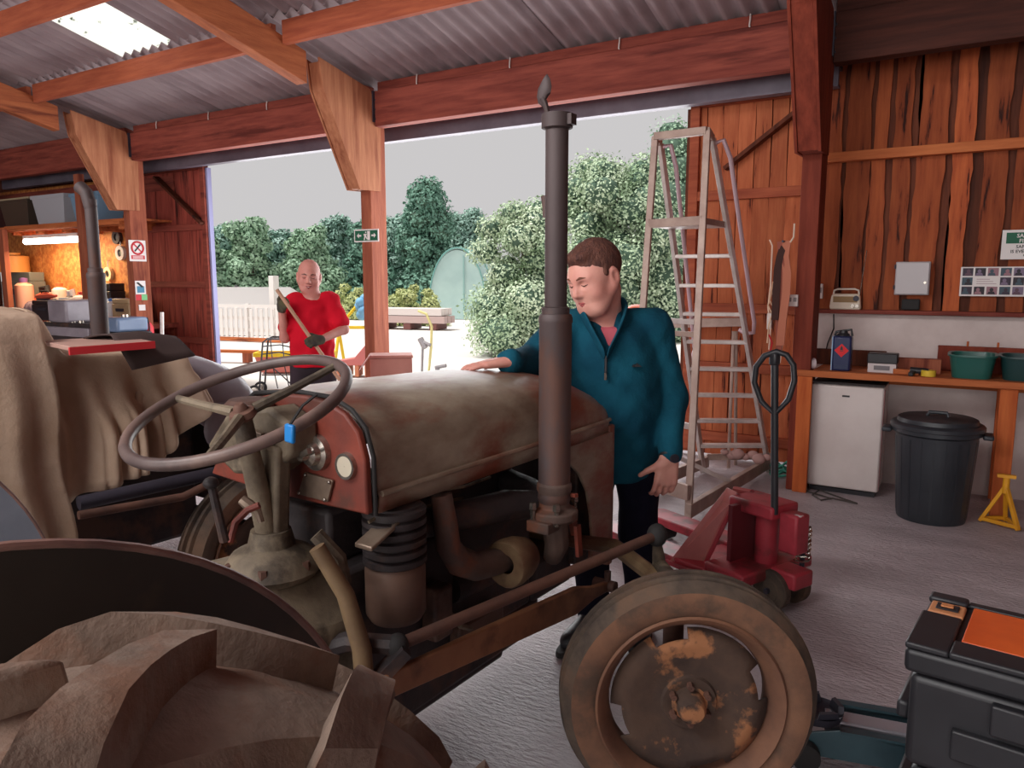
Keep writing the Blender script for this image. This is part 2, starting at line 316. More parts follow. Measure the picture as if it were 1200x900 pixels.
while x < 4.6:   # under layer
    o = link('plank', plank_mesh(.25, 2.25, .02, 900+k, MT['plank_dark'], .01), wb); o.location = (x, .055, 1.3); x += .235; k += 1
x = -1.06; k = 0; r_ = random.Random(3)
while x < 4.6:   # waney boards on top, gaps between them
    w = r_.uniform(.10, .19); th = .024
    o = link('plank', plank_mesh(w, 2.25, th, 40+k, MT['plank'], .009), wb); o.location = (x+w/2, .028+r_.uniform(-.004, .004), 1.3); x += w+r_.uniform(.015, .075); k += 1
m = MB(); m.bb((-1.1, .0, 0), (4.8, .3, 1.295)); m.build('block_wall', MT['block'], wb, smooth=False)
m = MB(); m.bb((-1.1, -.09, 1.295), (4.8, .03, 1.325)); m.build('ledge', MT['beam'], wb, smooth=False, bevel=.004)
m = MB(); m.bb((-1.1, -.06, 2.43), (4.8, .022, 2.50)); m.build('girt', MT['bench'], wb, smooth=False, bevel=.004)
m = MB(); m.bb((-1.1, -.10, 3.2), (4.8, .06, 3.52)); m.build('wall_plate', MT['post_dark'], wb, smooth=False, bevel=.006)
m = MB(); m.bb((-1.1, .07, 3.4), (4.8, .09, 3.62)); m.build('wall_board', MT['plank_dark'], wb, smooth=False)
# --- left bay wall of orange boards behind the bench
wl = thing('wall_far', 'orange sheathing-board wall behind the lit workbench', 'wall', (0, 6.55, 0), kind='structure')
for k in range(4):
    m = MB(); m.bb((-14.2+1.22*k, 0, 0), (-14.2+1.22*k+1.21, .02, 3.0)); m.build('sheathing_board', MT['osb'], wl, smooth=False)
m = MB(); m.bb((-14.2, -.02, 3.0), (-9.25, .1, 3.55)); m.build('wall_board', MT['plank_dark'], wl, smooth=False)
m = MB(); m.bb((-14.2, -.12, 2.75), (-9.25, -.02, 2.93)); m.build('girt', MT['beam'], wl, smooth=False)
# --- sliding door track and doors
tk = MB(); tk.bb((-13.2, 6.16, 2.96), (-.97, 6.20, 3.13)); tk.bb((-13.2, 6.20, 3.1), (-.97, 6.34, 3.13)); tk.bb((-13.2, 6.2, 2.96), (-.97, 6.26, 2.98))
tag(tk.build('trim_1', MT['track'], smooth=False), 'grey steel sliding door track under the header beams', 'track', kind='structure')
tk = MB(); tk.bb((-13.2, 6.155, 3.135), (-.97, 6.19, 3.16)); tag(tk.build('trim_2', MT['alu'], smooth=False), 'thin pale flashing strip along the top of the door track', 'trim', kind='structure')
def slide_door(name, lb, x0, x1, pm, rails, brace, seed, rm):
    d = thing(name, lb, 'door', ((x0+x1)/2, 6.45, .03), kind='structure'); w = x1-x0; n = max(6, round(w/.135)); pw = w/n; H = 3.07
    for i in range(n):
        o = link('plank', plank_mesh(pw-.004, H, .022, seed+i, pm, .004), d); o.location = (-w/2+pw*(i+.5), .0, 0)
    m = MB(); m.bb((-w/2+.01, .024, .02), (w/2-.01, .032, H-.02)); m.build('backing', MT['plank_dark'], d, smooth=False)  # added dark sheet, stops daylight showing between the planks
    for z in rails:
        m = MB(); m.bb((-w/2+.081, -.055, z-.04), (w/2-.081, -.001, z+.04)); m.build('rail', rm, d, smooth=False, bevel=.004)
    m = MB(); m.bb((-w/2, -.055, .03), (-w/2+.08, -.002, H)); m.build('stile', rm, d, smooth=False, bevel=.004)
    m = MB(); m.bb((w/2-.08, -.055, .03), (w/2, -.002, H)); m.build('stile', rm, d, smooth=False, bevel=.004)
    m = MB(); a, b = brace; m.bar((a[0]-(x0+x1)/2, -.075, a[1]-.03), (b[0]-(x0+x1)/2, -.075, b[1]-.03), .03, .09, (0, 1, 0)); m.build('diagonal_brace', MT['plank_dark'], d, smooth=False)
    return d
zr = [at(880, y, Y=6.4).z for y in (117, 231, 366, 436, 520)]
b1, b2 = at(850, 198, Y=6.38), at(945, 122, Y=6.38)
slide_door('door_1', 'plank sliding door behind the tall aluminium steps', -2.155, -.70, MT['door_plank'], zr, ((b1.x, b1.z), (b2.x, b2.z)), 300, MT['purlin'])
zr = [at(205, y, Y=6.4).z for y in (200, 270, 336, 400, 460)]
b1, b2 = at(183, 208, Y=6.38), at(238, 262, Y=6.38)
slide_door('door_2', 'red-brown plank sliding door at the left end of the doorway', -10.1, -8.58, MT['door_plank_l'], zr, ((b1.x, b1.z), (b2.x, b2.z)), 400, MT['beam'])
m = MB(); m.bb((-8.58, 6.43, .02), (-8.545, 6.49, 2.98)); tag(m.build('trim_3', flat('blue_lit_edge', (150, 150, 190)), smooth=False), 'edge strip of the left sliding door with blue daylight painted on', 'trim', kind='structure')  # blue daylight on the door edge is painted into the strip colour
m = MB(); m.bb((-2.19, 6.43, .02), (-2.157, 6.49, 2.98)); tag(m.build('trim_4', MT['plank_dark'], smooth=False), 'dark edge strip of the sliding door behind the steps', 'trim', kind='structure')
# ================================================================== TRACTORS (local frame: y forward, x to the tractor's right, origin under the rear axle)
HEAD = R(-4)
def hood_ring(y, top, hw, low, n=22, e=2.7):
    out = []
    for i in range(n+1):
        a = math.pi*i/n; c, s = math.cos(a), math.sin(a)
        out.append(Vector((hw*math.copysign(abs(c)**(2/e), c), y, low+.06+(top-low-.06)*abs(s)**(2/e))))
    return [Vector((hw*1.01, y, low))]+[Vector((hw*1.025, y, low+.045)), Vector((hw*1.0, y, low+.055))]+out+[Vector((-hw*1.0, y, low+.055)), Vector((-hw*1.025, y, low+.045)), Vector((-hw*1.01, y, low))]
def build_hood(t, m_, y0=1.13, y1=2.38, low=.975):
    hb = MB(); st = []
    for y, top, k in ((y0, 1.255, 1), (y0+.02, 1.255, 1), (y0+.3, 1.252, 1), (y0+.7, 1.242, 1), (y0+.95, 1.22, .995), (y0+1.08, 1.19, .985), (y0+1.17, 1.15, .965), (y0+1.22, 1.11, .94), (y1, 1.05, .9)):
        st.append(hood_ring(y, top, .305*k, low))
    hb.loft(st, cap=False, closed=False)
    o = hb.build('bonnet', m_, t, ang=50); sd = o.modifiers.new('thick', 'SOLIDIFY'); sd.thickness = .006; sd.offset = -1
    # folded bead along the lower edge
    for s in (1, -1):
        bd = MB(); bd.path([(s*.313, y0+.005, low+.05), (s*.313, y0+.9, low+.05), (s*.305, y1-.1, low+.05), (s*.285, y1-.005, low+.045)], .008, 8); bd.build('bonnet_bead', m_, o)
    # side panels of the nose with the arched cut-out, grille frame and slats
    pol = [(y1, low), (y0+.70, low), (y0+.83, .955), (y0+.92, .92), (y0+1.0, .86), (y0+1.06, .78), (y0+1.09, .68), (y0+1.105, .56), (y0+1.11, .48), (y1, .48), (y1+.015, .6)]
    for s in (1, -1):
        nb = MB(); nb.prism(pol, s*.285, s*.297, 'yz'); nb.build('nose_panel', m_, t, smooth=False, bevel=.003)
    fb = MB(); fb.bb((-.297, y1-.02, .46), (-.25, y1+.02, 1.0)); fb.bb((.25, y1-.02, .46), (.297, y1+.02, 1.0)); fb.bb((-.297, y1-.02, .44), (.297, y1+.02, .50)); fb.build('grille_frame', m_, t, bevel=.008)
    for k in range(11):
        sb = MB(); sb.bb((-.24+.045*k, y1-.012, .5), (-.215+.045*k, y1+.006, 1.0)); sb.build('grille_slat', m_, t, smooth=False)
    rb = MB(); rb.bb((-.235, y1-.16, .47), (.235, y1-.06, .95)); rb.build('radiator', MT['greasy'], t, bevel=.01)
    return o
def wheel_mesh_front():
    out = []
    tp = [(.245, -.055), (.262, -.066), (.30, -.080), (.335, -.072), (.352, -.050), (.360, -.040), (.350, -.036), (.350, -.030), (.366, -.025), (.366, -.013), (.350, -.009), (.350, .009), (.366, .013), (.366, .025), (.350, .030), (.350, .036), (.360, .040), (.352, .050), (.335, .072), (.30, .080), (.262, .066), (.245, .055)]
    b = MB(); k1, k2 = 3, len(tp)-4; b.m = 1; b.lathe(tp[:k1+1], axis='x', n=64); b.lathe(tp[k2:], axis='x', n=64); b.m = 0; b.lathe(tp[k1:k2+1], axis='x', n=64); out.append(('tyre', b, [MT['tyre'], MT['sidewall']]))
    b = MB(); b.lathe([(.268, .072), (.262, .078), (.250, .070), (.243, .052), (.228, .035), (.222, 0), (.228, -.035), (.243, -.052), (.250, -.070), (.262, -.078), (.268, -.072)], axis='x', n=64); out.append(('rim', b, MT['rim']))
    # dished disc with four slots at the rim
    b = MB(); n = 64; prof = [(.02, .050), (.075, .050), (.08, .040), (.12, .038), (.165, .056), (.192, .052), (.222, .036)]; rings = []; vs = []; fs = []
    for r_, h in prof: vs += [(h, r_*math.cos(2*math.pi*k/n), r_*math.sin(2*math.pi*k/n)) for k in range(n)]
    for i in range(len(prof)-1):
        for k in range(n):
            a = (k/n*360+45) % 90
            if i == len(prof)-2 and 32 < a < 58: continue
            fs.append((i*n+k, i*n+(k+1) % n, (i+1)*n+(k+1) % n, (i+1)*n+k))
    b.add(vs, fs); out.append(('wheel_disc', b, MT['disc']))
    b = MB(); b.lathe([(.001, .105), (.03, .103), (.038, .092), (.042, .052), (.06, .048), (.062, .034)], axis='x', n=24)
    out.append(('hub_cap', b, MT['disc']))
    for k in range(6):
        b = MB(); a = k*math.pi/3+.3; b.lathe([(.001, .072), (.009, .072), (.011, .048)], c=(0, .055*math.cos(a), .055*math.sin(a)), axis='x', n=6)
        out.append(('wheel_nut', b, MT['rust']))
    return out
WF = [(nm, b.mesh(nm, m_), m_) for nm, b, m_ in wheel_mesh_front()]
def front_wheel(t, name, loc, rz):
    e = bpy.data.objects.new(name, None); COL.objects.link(e); e.parent = t; e.location = loc; e.rotation_euler = (R(14), 0, rz)
    for nm, me, m_ in WF:
        me.shade_smooth(); me.set_sharp_from_angle(angle=R(40)); o = link(nm, me, e)
        if nm == 'wheel_disc': sd = o.modifiers.new('thick', 'SOLIDIFY'); sd.thickness = .006
    return e
def rear_wheel_parts():
    out = []; Rw = .60
    tp = [(.36, -.085), (.40, -.115), (.47, -.135), (.53, -.13), (.570, -.108), (.592, -.06), (.597, 0), (.592, .06), (.570, .108), (.53, .13), (.47, .135), (.40, .115), (.36, .085)]
    b = MB(); b.lathe(tp, axis='x', n=72); out.append(('tyre', b, MT['reartyre']))
    # chevron lugs: bars sweeping from the centre line to the shoulder, alternating sides
    N = 13
    for s in (1, -1):
            lug = MB(); k = 0
            a0 = 2*math.pi*(k+(0 if s > 0 else .5))/N; ring = []
            for t_ in np.linspace(0, 1, 7):
                x = s*(-.012+t_*.158); ca = a0-(.34*t_**.85)*1.0; rt_ = .632-.052*max(0, t_-.62)**1.3*3.4-(.0 if t_ < .95 else .008); rb_ = .585-.05*t_**2.2*1.5
                hwa = (.027+.010*t_)/.6; q = []
                for (rr, w_) in ((rb_, hwa*1.6), (rt_, hwa), (rt_, -hwa), (rb_, -hwa*1.6)):
                    an = ca+w_; q.append(Vector((x, rr*math.sin(an), rr*math.cos(an))))
                ring.append(q)
            lug.loft(ring); out.append(('tread_lug', lug, MT['reartyre']))
    b = MB(); b.lathe([(.375, .10), (.365, .115), (.35, .10), (.335, .05), (.325, 0), (.335, -.05), (.35, -.10), (.365, -.115), (.375, -.10)], axis='x', n=64); out.append(('rim', b, MT['rim']))
    b = MB(); b.lathe([(.02, .05), (.11, .05), (.13, .02), (.25, -.02), (.33, -.01)], axis='x', n=48); out.append(('wheel_disc', b, MT['greypaint']))
    b = MB(); b.lathe([(.001, .12), (.05, .11), (.07, .04), (.09, .04)], axis='x', n=24); out.append(('hub_cap', b, MT['rust']))
    return out
WR = [(nm, b.mesh(nm, m_)) for nm, b, m_ in rear_wheel_parts()]
for nm, me in WR: me.shade_smooth(); me.set_sharp_from_angle(angle=R(35))
LUGS = []
def rear_wheel(t, name, loc, flip=False, spin=0.):
    e = bpy.data.objects.new(name, None); COL.objects.link(e); e.parent = t; e.location = loc; e.rotation_euler = (spin, 0, math.pi if flip else 0)
    for nm, me in WR:
        o = link(nm, me, e)
        if nm == 'tread_lug':
            for k in range(1, 13): c = o.copy(); COL.objects.link(c); c.rotation_euler = (-2*math.pi*k/13, 0, 0); LUGS.append(c)
            LUGS.append(o)
        if nm == 'tread_lug': b = o.modifiers.new('bevel', 'BEVEL'); b.width = .006; b.segments = 2; b.limit_method = 'ANGLE'; b.angle_limit = R(35)
        if nm == 'wheel_disc': sd = o.modifiers.new('thick', 'SOLIDIFY'); sd.thickness = .008
    return e
def exhaust(t, x, y, zb, zm0, zm1, zt, rp, rm, tilt=0.):
    b = MB(); b.tube((x, y, zb), (x, y, zm0+.01), rp*1.1, n=20); o = b.build('exhaust_pipe', MT['exhaust'], t)
    b = MB(); b.lathe([(rp, zm0-.012), (rm*.96, zm0-.01), (rm*1.03, zm0), (rm*1.03, zm0+.014), (rm, zm0+.018), (rm, zm1-.018), (rm*1.04, zm1-.014), (rm*1.04, zm1), (rm*.95, zm1+.01), (rp, zm1+.012)], c=(x, y, 0), n=28); b.build('silencer', MT['exhaust'], t)
    b = MB(); b.lathe([(rp*.9, zm1-.02), (rp, zm1), (rp, zt), (rp*.85, zt), (rp*.85, zt-.05)], c=(x, y, 0), n=24)
    b.lathe([(rp, zm1+.008), (rp*1.25, zm1+.01), (rp*1.25, zm1+.03), (rp, zm1+.033)], c=(x, y, 0), n=24); b.build('stack_pipe', MT['exhaust'], t)
    return o
# ---------------------------------------------------------------- the old tractor in front
T = thing('tractor', 'old rusty vintage tractor with worn grey-brown bonnet and tall exhaust stack', 'tractor', (-1.61, .26, 0), HEAD)
build_hood(T, MT['hood'])
# scuttle and dash
dash = [(-.345, .985), (-.27, 1.10), (-.235, 1.17), (-.15, 1.225), (-.03, 1.252), (.09, 1.256), (.17, 1.248), (.235, 1.225), (.28, 1.185), (.303, 1.12), (.308, .98), (.01, .975), (-.13, .975)]
m = MB(); m.prism(dash, 1.09, 1.112, 'xz'); dp = m.build('dash_panel', MT['redrust'], T, bevel=.006); lab(dp, 'faded red-brown dash panel')
m = MB(); m.path([(.311, 1.115, .975), (.309, 1.115, 1.12), (.285, 1.115, 1.19), (.238, 1.115, 1.231), (.17, 1.115, 1.256), (.03, 1.115, 1.26), (-.15, 1.115, 1.24), (-.25, 1.115, 1.18), (-.3, 1.115, 1.08), (-.31, 1.115, .975)], .006, 8); m.build('dash_gasket', MT['rubber'], dp)
m = MB(); m.lathe([(.001, 1.080), (.026, 1.080), (.027, 1.078), (.033, 1.078), (.035, 1.09)], c=(.243, 0, 1.095), axis='y', n=28); m.m = 1; m.lathe([(.001, 1.079), (.026, 1.079)], c=(.243, 0, 1.095), axis='y', n=28); lab(m.build('dash_gauge', [MT['chrome'], flat('gauge_face', (190, 180, 160))], dp), 'round gauge with pale face')
m = MB(); m.lathe([(.001, 1.03), (.012, 1.03), (.014, 1.05), (.028, 1.055), (.032, 1.07), (.045, 1.074), (.048, 1.09)], c=(.137, 0, 1.115), axis='y', n=24); m.bar((.135, 1.035, 1.115), (.175, 1.03, 1.135), .012, .014); m.build('ignition_switch', MT['chrome'], dp)
m = MB(); m.prism([(.060, .994), (.175, .992), (.197, 1.052), (.090, 1.058)], 1.08, 1.088, 'xz'); npl = m.build('instruction_plate', MT['plate'], dp, bevel=.002)
for x, z in ((.068, 1.0), (.168, .998), (.188, 1.047), (.097, 1.052)):
    m = MB(); m.sph((x, 1.078, z), .0055, 8, 5); m.build('screw', MT['chrome'], npl)
m = MB(); m.tube((.005, 1.045, 1.0), (.085, 1.04, 1.19), .006, n=8); m.sph((.085, 1.04, 1.19), .012, 8, 6); lab(m.build('throttle_rod', MT['plate'], dp), 'thin slanting throttle rod')
m = MB(); m.lathe([(.001, 1.275), (.05, 1.272), (.062, 1.26), (.065, 1.24)], c=(-.06, 1.03, -.03), n=20); m.build('tank_cap', MT['rust'], T)
# scuttle box behind the dash (battery and tank housing) and its pale top
m = MB(); m.prism([(-.22, 1.10), (-.12, 1.20), (.06, 1.235), (.14, 1.20), (.14, 1.12), (.05, 1.06), (-.10, 1.04)], 1.0, 1.09, 'xz'); m.build('scuttle_box', MT['cast'], T, bevel=.012)
m = MB(); m.prism([(-.06, 1.13), (.0, 1.175), (.05, 1.17), (.02, 1.12)], .985, .999, 'xz'); m.build('scuttle_patch', MT['plate'], T, bevel=.002)
q = at(340, 508, D=1.44); loc_ = Matrix.Rotation(-HEAD, 3, 'Z') @ (q-Vector((-1.61, .26, 0)))
m = MB(); m.box(loc_, (.026, .01, .037), Euler((0, R(4), 0))); bt = m.build('blue_tag', flat('bright_blue_plastic', (30, 120, 190), rough=.35), T, bevel=.004); lab(bt, 'small bright blue plastic tag hanging below the steering wheel')
m = MB(); m.path([loc_+Vector((0, 0, .017)), loc_+Vector((.002, .03, .05)), loc_+Vector((.01, .06, .07))], .003, 5); m.build('tag_string', MT['rubber'], bt)
# steering wheel, column and box
sc_ = Vector((.06, .92, 1.25)); tM = Matrix.Rotation(R(20), 3, 'X')
sw = thing('steering_wheel', 'x', 'x'); del sw['label']; del sw['category']; sw.parent = T; sw.location = sc_
m = MB(); m.torus((0, 0, 0), .262, .0145, tM, 56, 10); m.build('wheel_rim', MT['wheelgrey'], sw)
for a in (R(70), R(182), R(308)):
    m = MB(); m.path([tM @ Vector((.03*math.cos(a), .03*math.sin(a), -.02)), tM @ Vector((.14*math.cos(a), .14*math.sin(a), -.012)), tM @ Vector((.262*math.cos(a), .262*math.sin(a), 0))], [.014, .011, .010], 8); m.build('spoke', MT['cast'], sw)
m = MB(); m.lathe([(.001, .006), (.010, .006), (.016, .0), (.018, -.010), (.030, -.014), (.034, -.028), (.02, -.04)], n=18); o = m.build('hub_nut', MT['rust'], sw); o.rotation_euler = (R(20), 0, 0)
m = MB(); m.tube((.06, .925, 1.22), (.05, 1.0, .86), .024, .03, 16); m.build('steering_column', MT['cast'], T)
m = MB(); m.prism([(-.02, 1.15), (.11, 1.14), (.085, .86), (.005, .86)], .985, 1.03, 'xz'); m.build('column_bracket', MT['cast'], T, bevel=.01)
m = MB(); m.lathe([(.0, .80), (.11, .80), (.125, .82), (.10, .86), (.06, .88), (.05, .92), (0, .92)], c=(.05, 1.0, 0), n=24); m.build('steering_box', MT['cast'], T)
for k in range(6):
    m = MB(); a = k*math.pi/3+.2; m.lathe([(.001, .85), (.012, .85), (.014, .835), (.014, .82)], c=(.05+.105*math.cos(a), 1.0+.105*math.sin(a), 0), n=6); m.build('bolt', MT['rust'], T)
# gearbox, clutch housing, engine
m = MB(); m.loft([[Vector((x*w, y, z0+(z+1)*h)) for x, z in ((-1, -.6), (-.6, -1), (.6, -1), (1, -.6), (1, .5), (.55, 1), (-.55, 1), (-1, .5))] for y, w, z0, h in ((-.25, .16, .42, .17), (.3, .15, .42, .17), (.62, .16, .42, .18), (.75, .20, .36, .24), (1.02, .24, .34, .235), (1.1, .25, .33, .24))])
m.build('gearbox', MT['cast'], T, bevel=.012)
m = MB(); m.bb((-.19, 1.1, .40), (.19, 1.98, .80)); m.bb((-.13, 1.12, .80), (.13, 1.96, .95)); m.bb((-.18, 1.05, .27), (.18, 2.05, .40)); m.bb((-.12, 1.2, .21), (.13, 1.9, .28)); m.bb((-.2, 1.98, .4), (.2, 2.25, .55)); m.build('engine_block', MT['greasy'], T, bevel=.015)
m = MB(); m.lathe([(.0, .30), (.14, .30), (.16, .33), (.16, .38), (.1, .4)], c=(0, 1.5, 0), n=20); m.build('sump', MT['greasy'], T)
m = MB(); m.lathe([(.0, .655), (.068, .66), (.08, .68), (.08, .80), (.072, .815)], c=(.27, 1.22, -.0), n=28); m.build('air_cleaner_bowl', MT['bowl'], T)
pr = [(.07, .81)]
for k in range(6): pr += [(.084, .818+.026*k), (.084, .832+.026*k), (.072, .836+.026*k), (.072, .842+.026*k)]
m = MB(); m.lathe(pr+[(.06, .97), (.0, .97)], c=(.27, 1.22, 0), n=28); m.build('air_cleaner_body', MT['greasy'], T)
m = MB(); m.path([(.29, 1.385, .96), (.30, 1.39, .88), (.30, 1.40, .81), (.305, 1.44, .75), (.31, 1.51, .715), (.32, 1.60, .705), (.33, 1.72, .70)], [.03, .033, .036, .04, .042, .04, .04], 14); m.build('intake_elbow', MT['brown'], T)
m = MB(); m.lathe([(.03, .006), (.070, .0), (.074, .006), (.075, .03), (.070, .07), (.056, .11), (.03, .135), (.0, .14)], axis='y', c=(.35, 1.60, .70), n=20); lab(m.build('heat_cover', MT['olive'], T), 'pale tan domed tin cover')
m = MB(); m.path([(.20, 1.35, .86), (.27, 1.5, .865), (.29, 1.7, .85), (.34, 1.79, .84)], [.04, .045, .05, .045], 10); m.path([(.15, 1.9, .86), (.27, 1.86, .855), (.36, 1.80, .85)], .045, 10); m.build('exhaust_manifold', MT['greasy'], T)
m = MB(); m.lathe([(.05, .80), (.075, .81), (.075, .835), (.05, .845), (.045, .88), (.055, .9), (.055, .92), (.045, .93)], c=(.405, 1.79, 0), n=20); m.bb((.36, 1.70, .78), (.44, 1.88, .815)); m.path([(.405, 1.79, .80), (.41, 1.80, .72), (.38, 1.82, .66)], [.045, .04, .03], 10); m.build('exhaust_flange', MT['brown'], T, bevel=.004)
for dx, dy in ((-.03, -.075), (.03, .075), (.04, -.05)):
    m = MB(); m.lathe([(.001, .87), (.011, .87), (.013, .85), (.008, .845), (.008, .80)], c=(.405+dx, 1.79+dy, 0), n=6); m.build('stud', MT['chrome'], T)
m = MB(); m.bar((.33, 1.86, .865), (.48, 1.80, .89), .012, .012); m.bar((.43, 1.86, .80), (.44, 1.86, .74), .03, .012); m.bar((.46, 1.84, .78), (.47, 1.84, .68), .025, .012); m.build('clamp_bracket', MT['redrust'], T)
ex_ = exhaust(T, .405, 1.79, .83, .87, 1.437, 2.03, .034, .050)
cap = MB(); cap.lathe([(.034, 1.985), (.046, 1.99), (.046, 2.03), (.034, 2.032)], c=(.405, 1.79, 0), n=24); cap.box((.452, 1.79, 2.01), (.02, .03, .03)); cap.build('cap_collar', MT['exhaust'], T)
cap = MB(); cap.path([(.385, 1.77, 2.03), (.378, 1.765, 2.06), (.372, 1.76, 2.075)], [.008, .009, .01], 8)
cap.loft([[Vector((.378+.030*math.cos(a)*k-.018*h, 1.762+.012*math.sin(a)*k, 2.062+h+.012*math.cos(a))) for a in [2*math.pi*i/12 for i in range(12)]] for h, k in ((0, .25), (.012, .7), (.03, .85), (.05, .7), (.065, .35))]); cap.build('rain_flap', MT['exhaust'], T)
m = MB(); m.bb((.362, 1.78, 1.735), (.380, 1.80, 1.80)); m.tube((.364, 1.79, 1.75), (.356, 1.79, 1.80), .006, n=6); m.build('stack_bracket', MT['exhaust'], T)
# under-bonnet clutter: dynamo, fan, fuel pipe, leads
m = MB(); m.lathe([(.001, 1.55), (.05, 1.55), (.055, 1.57), (.055, 1.74), (.04, 1.76), (.012, 1.77), (.012, 1.80), (.04, 1.80), (.045, 1.82), (.001, 1.83)], c=(.17, 0, .60), axis='y', n=20); m.build('dynamo', MT['greasy'], T)
for k in range(4):
    a = k*math.pi/2+.4; m = MB(); m.bar((0, 2.08, .72), (.19*math.cos(a), 2.08, .72+.19*math.sin(a)), .05, .008, (math.sin(a), .5, -math.cos(a))); m.build('fan_blade', MT['rust'], T)
for pts, r_ in (([(.12, 1.16, .96), (.24, 1.30, .93), (.23, 1.46, .80), (.26, 1.58, .72)], .006), ([(.05, 1.2, .95), (.2, 1.4, .90), (.19, 1.6, .88)], .006), ([(.20, 1.45, .62), (.26, 1.5, .52), (.22, 1.62, .45)], .009), ([(.28, 1.12, .95), (.30, 1.28, .99), (.28, 1.5, .955), (.22, 1.7, .93)], .005)):
    m = MB(); m.path(pts, r_, 6); m.build('pipe', MT['cast'], T)
m = MB(); m.bb((.19, 1.40, .50), (.25, 1.48, .66)); m.bb((.195, 1.52, .42), (.24, 1.75, .50)); m.build('side_cover', MT['bowl'], T, bevel=.01)
# steering linkage and front axle
Wm = Matrix.Rotation(-HEAD, 3, 'Z')
def w2l(v): return Wm @ (Vector(v)-Vector((-1.61, .26, 0)))
wc = Vector((-.63, 1.99, .366)); wn = Vector((.50, -.866, 0)).normalized(); kp = w2l(wc-wn*.21); ball = w2l(at(770, 627, Y=2.27))
fw_ = front_wheel(T, 'front_wheel', w2l(wc), math.atan2(wn.y, wn.x)-HEAD)
lw = w2l(L_ := Vector((-2.15, 2.35, .366))); front_wheel(T, 'front_wheel', lw, math.atan2(wn.y, wn.x)-HEAD+math.pi)
m = MB(); m.tube((kp.x, kp.y, .30), (kp.x, kp.y, .60), .032, n=14); m.tube(kp.xy.to_3d()+Vector((0, 0, .366)), w2l(wc-wn*.03), .028, n=12); m.build('stub_axle', MT['rust'], T)
m = MB(); m.path([kp.xy.to_3d()+Vector((0, 0, .61)), Vector((ball.x+.005, ball.y+.01, .62)), ball-Vector((0, 0, .02))], [.028, .024, .015], 10); m.build('steering_arm', MT['cast'], T)
m = MB(); m.path([kp.xy.to_3d()+Vector((0, .0, .585)), Vector((.42, 2.18, .60)), Vector((.25, 2.22, .57)), Vector((-.25, 2.22, .57)), Vector((-.5, 2.2, .59)), Vector((-.6, 2.15, .56))], .028, 8); m.build('front_axle', MT['olive'], T)
ra = w2l(at(712, 686, Y=2.24)); rb2 = w2l(at(425, 812, X=-1.19)); rb2.y -= .25; rb2.z += .02
dl0 = Vector((.37, 1.12, .65))
m = MB(); m.tube(dl0, ball, .0165, n=12); m.build('drag_link', MT['rust'], T)
m = MB(); m.sph(ball, .034, 14, 10, (1, 1, 1.15)); m.build('ball_joint', MT['rubber'], T)
m = MB(); m.sph(dl0, .03, 12, 8); m.build('ball_joint', MT['rubber'], T)
m = MB(); d_ = (ra-rb2); m.loft([[p_+Vector((dx, 0, dz*k)) for dx, dz in ((-.01, -1), (.01, -1), (.01, 1), (-.01, 1))] for p_, k in ((rb2, .026), (rb2+d_*.5, .040), (rb2+d_*.85, .046), (rb2+d_*.93, .022), (ra, .016))]); m.build('radius_rod', MT['rod'], T, bevel=.004)
m = MB(); m.tube(ra+Vector((-.05, 0, .0)), ra+Vector((.03, 0, .0)), .02, n=10); m.tube(ra+Vector((0, 0, -.02)), ra+Vector((0, 0, .05)), .012, n=8); m.build('axle_bolt', MT['rust'], T)
m = MB(); d2 = Vector((-.2, 0, 0)); m.bar((-.37, 1.12, .65), (-.6, 2.1, .66), .03, .03); m.build('drag_link', MT['rust'], T)
m = MB(); m.bar((.30, 1.0, .50), (dl0.x+.03, dl0.y, dl0.z), .05, .03); m.path([(.18, 1.02, .62), (.27, 1.05, .66), (.37, 1.12, .65)], .026, 8); m.build('drop_arm', MT['greasy'], T)
# footplate tube behind the mudguard, levers and pedals
m = MB(); m.path([(.25, .98, .92), (.30, 1.02, .80), (.33, 1.04, .66), (.34, 1.04, .50), (.36, 1.02, .40)], [.02, .022, .024, .024, .024], 10); m.build('oil_pipe', MT['olive'], T)
m = MB(); m.path([(.20, 1.02, .93), (.245, 1.05, .87), (.25, 1.06, .80)], .02, 8); m.build('gear_linkage', MT['cast'], T)
m = MB(); m.loft([[Vector((.28+dx, 1.08+.05*k, .90+.02*k+dz)) for dx, dz in ((-.01, -.006), (.05, -.006), (.05, .006), (-.01, .006))] for k in (0, 1, 2)]); m.build('pedal_pad', MT['plate'], T, bevel=.003)
lv0, lv1 = w2l(at(247, 566, D=1.62)), w2l(at(263, 634, D=1.66))
m = MB(); m.tube(lv0, lv1, .009, .011, 8); lv = m.build('gear_lever', MT['greasy'], T)
m = MB(); m.sph(lv0, .017, 12, 8, (1, 1, .8)); m.build('lever_knob', MT['greasy'], lv)
a_, b_, c_ = w2l(at(283, 585, D=1.75)), w2l(at(302, 600, D=1.75)), w2l(at(306, 612, D=1.75))
m = MB(); m.path([a_, (a_+b_)/2, b_, c_], [.012, .014, .010, .008], 8); m.build('brake_pedal', MT['plate'], T)
m = MB(); m.path([w2l(at(x, y, D=1.7)) for x, y in ((270, 635), (276, 612), (290, 598), (304, 592))], .008, 8); m.build('pedal_rod', MT['redrust'], T)
# seat pan
m = MB(); sc0 = Vector((0, -.12, .90)); rings = []
for r_, h in ((.001, -.09), (.08, -.08), (.15, -.04), (.19, .02), (.205, .065), (.213, .062), (.20, .01)):
    rings.append([sc0+Vector((r_*1.05*math.cos(a), r_*math.sin(a), h)) for a in [2*math.pi*k/32 for k in range(32)]])
m.loft(rings, cap=False); m.build('seat_pan', MT['bluegrey'], T)
m = MB(); m.bar(sc0+Vector((0, 0, -.09)), (0, .15, .70), .06, .015); m.build('seat_spring', MT['rust'], T)
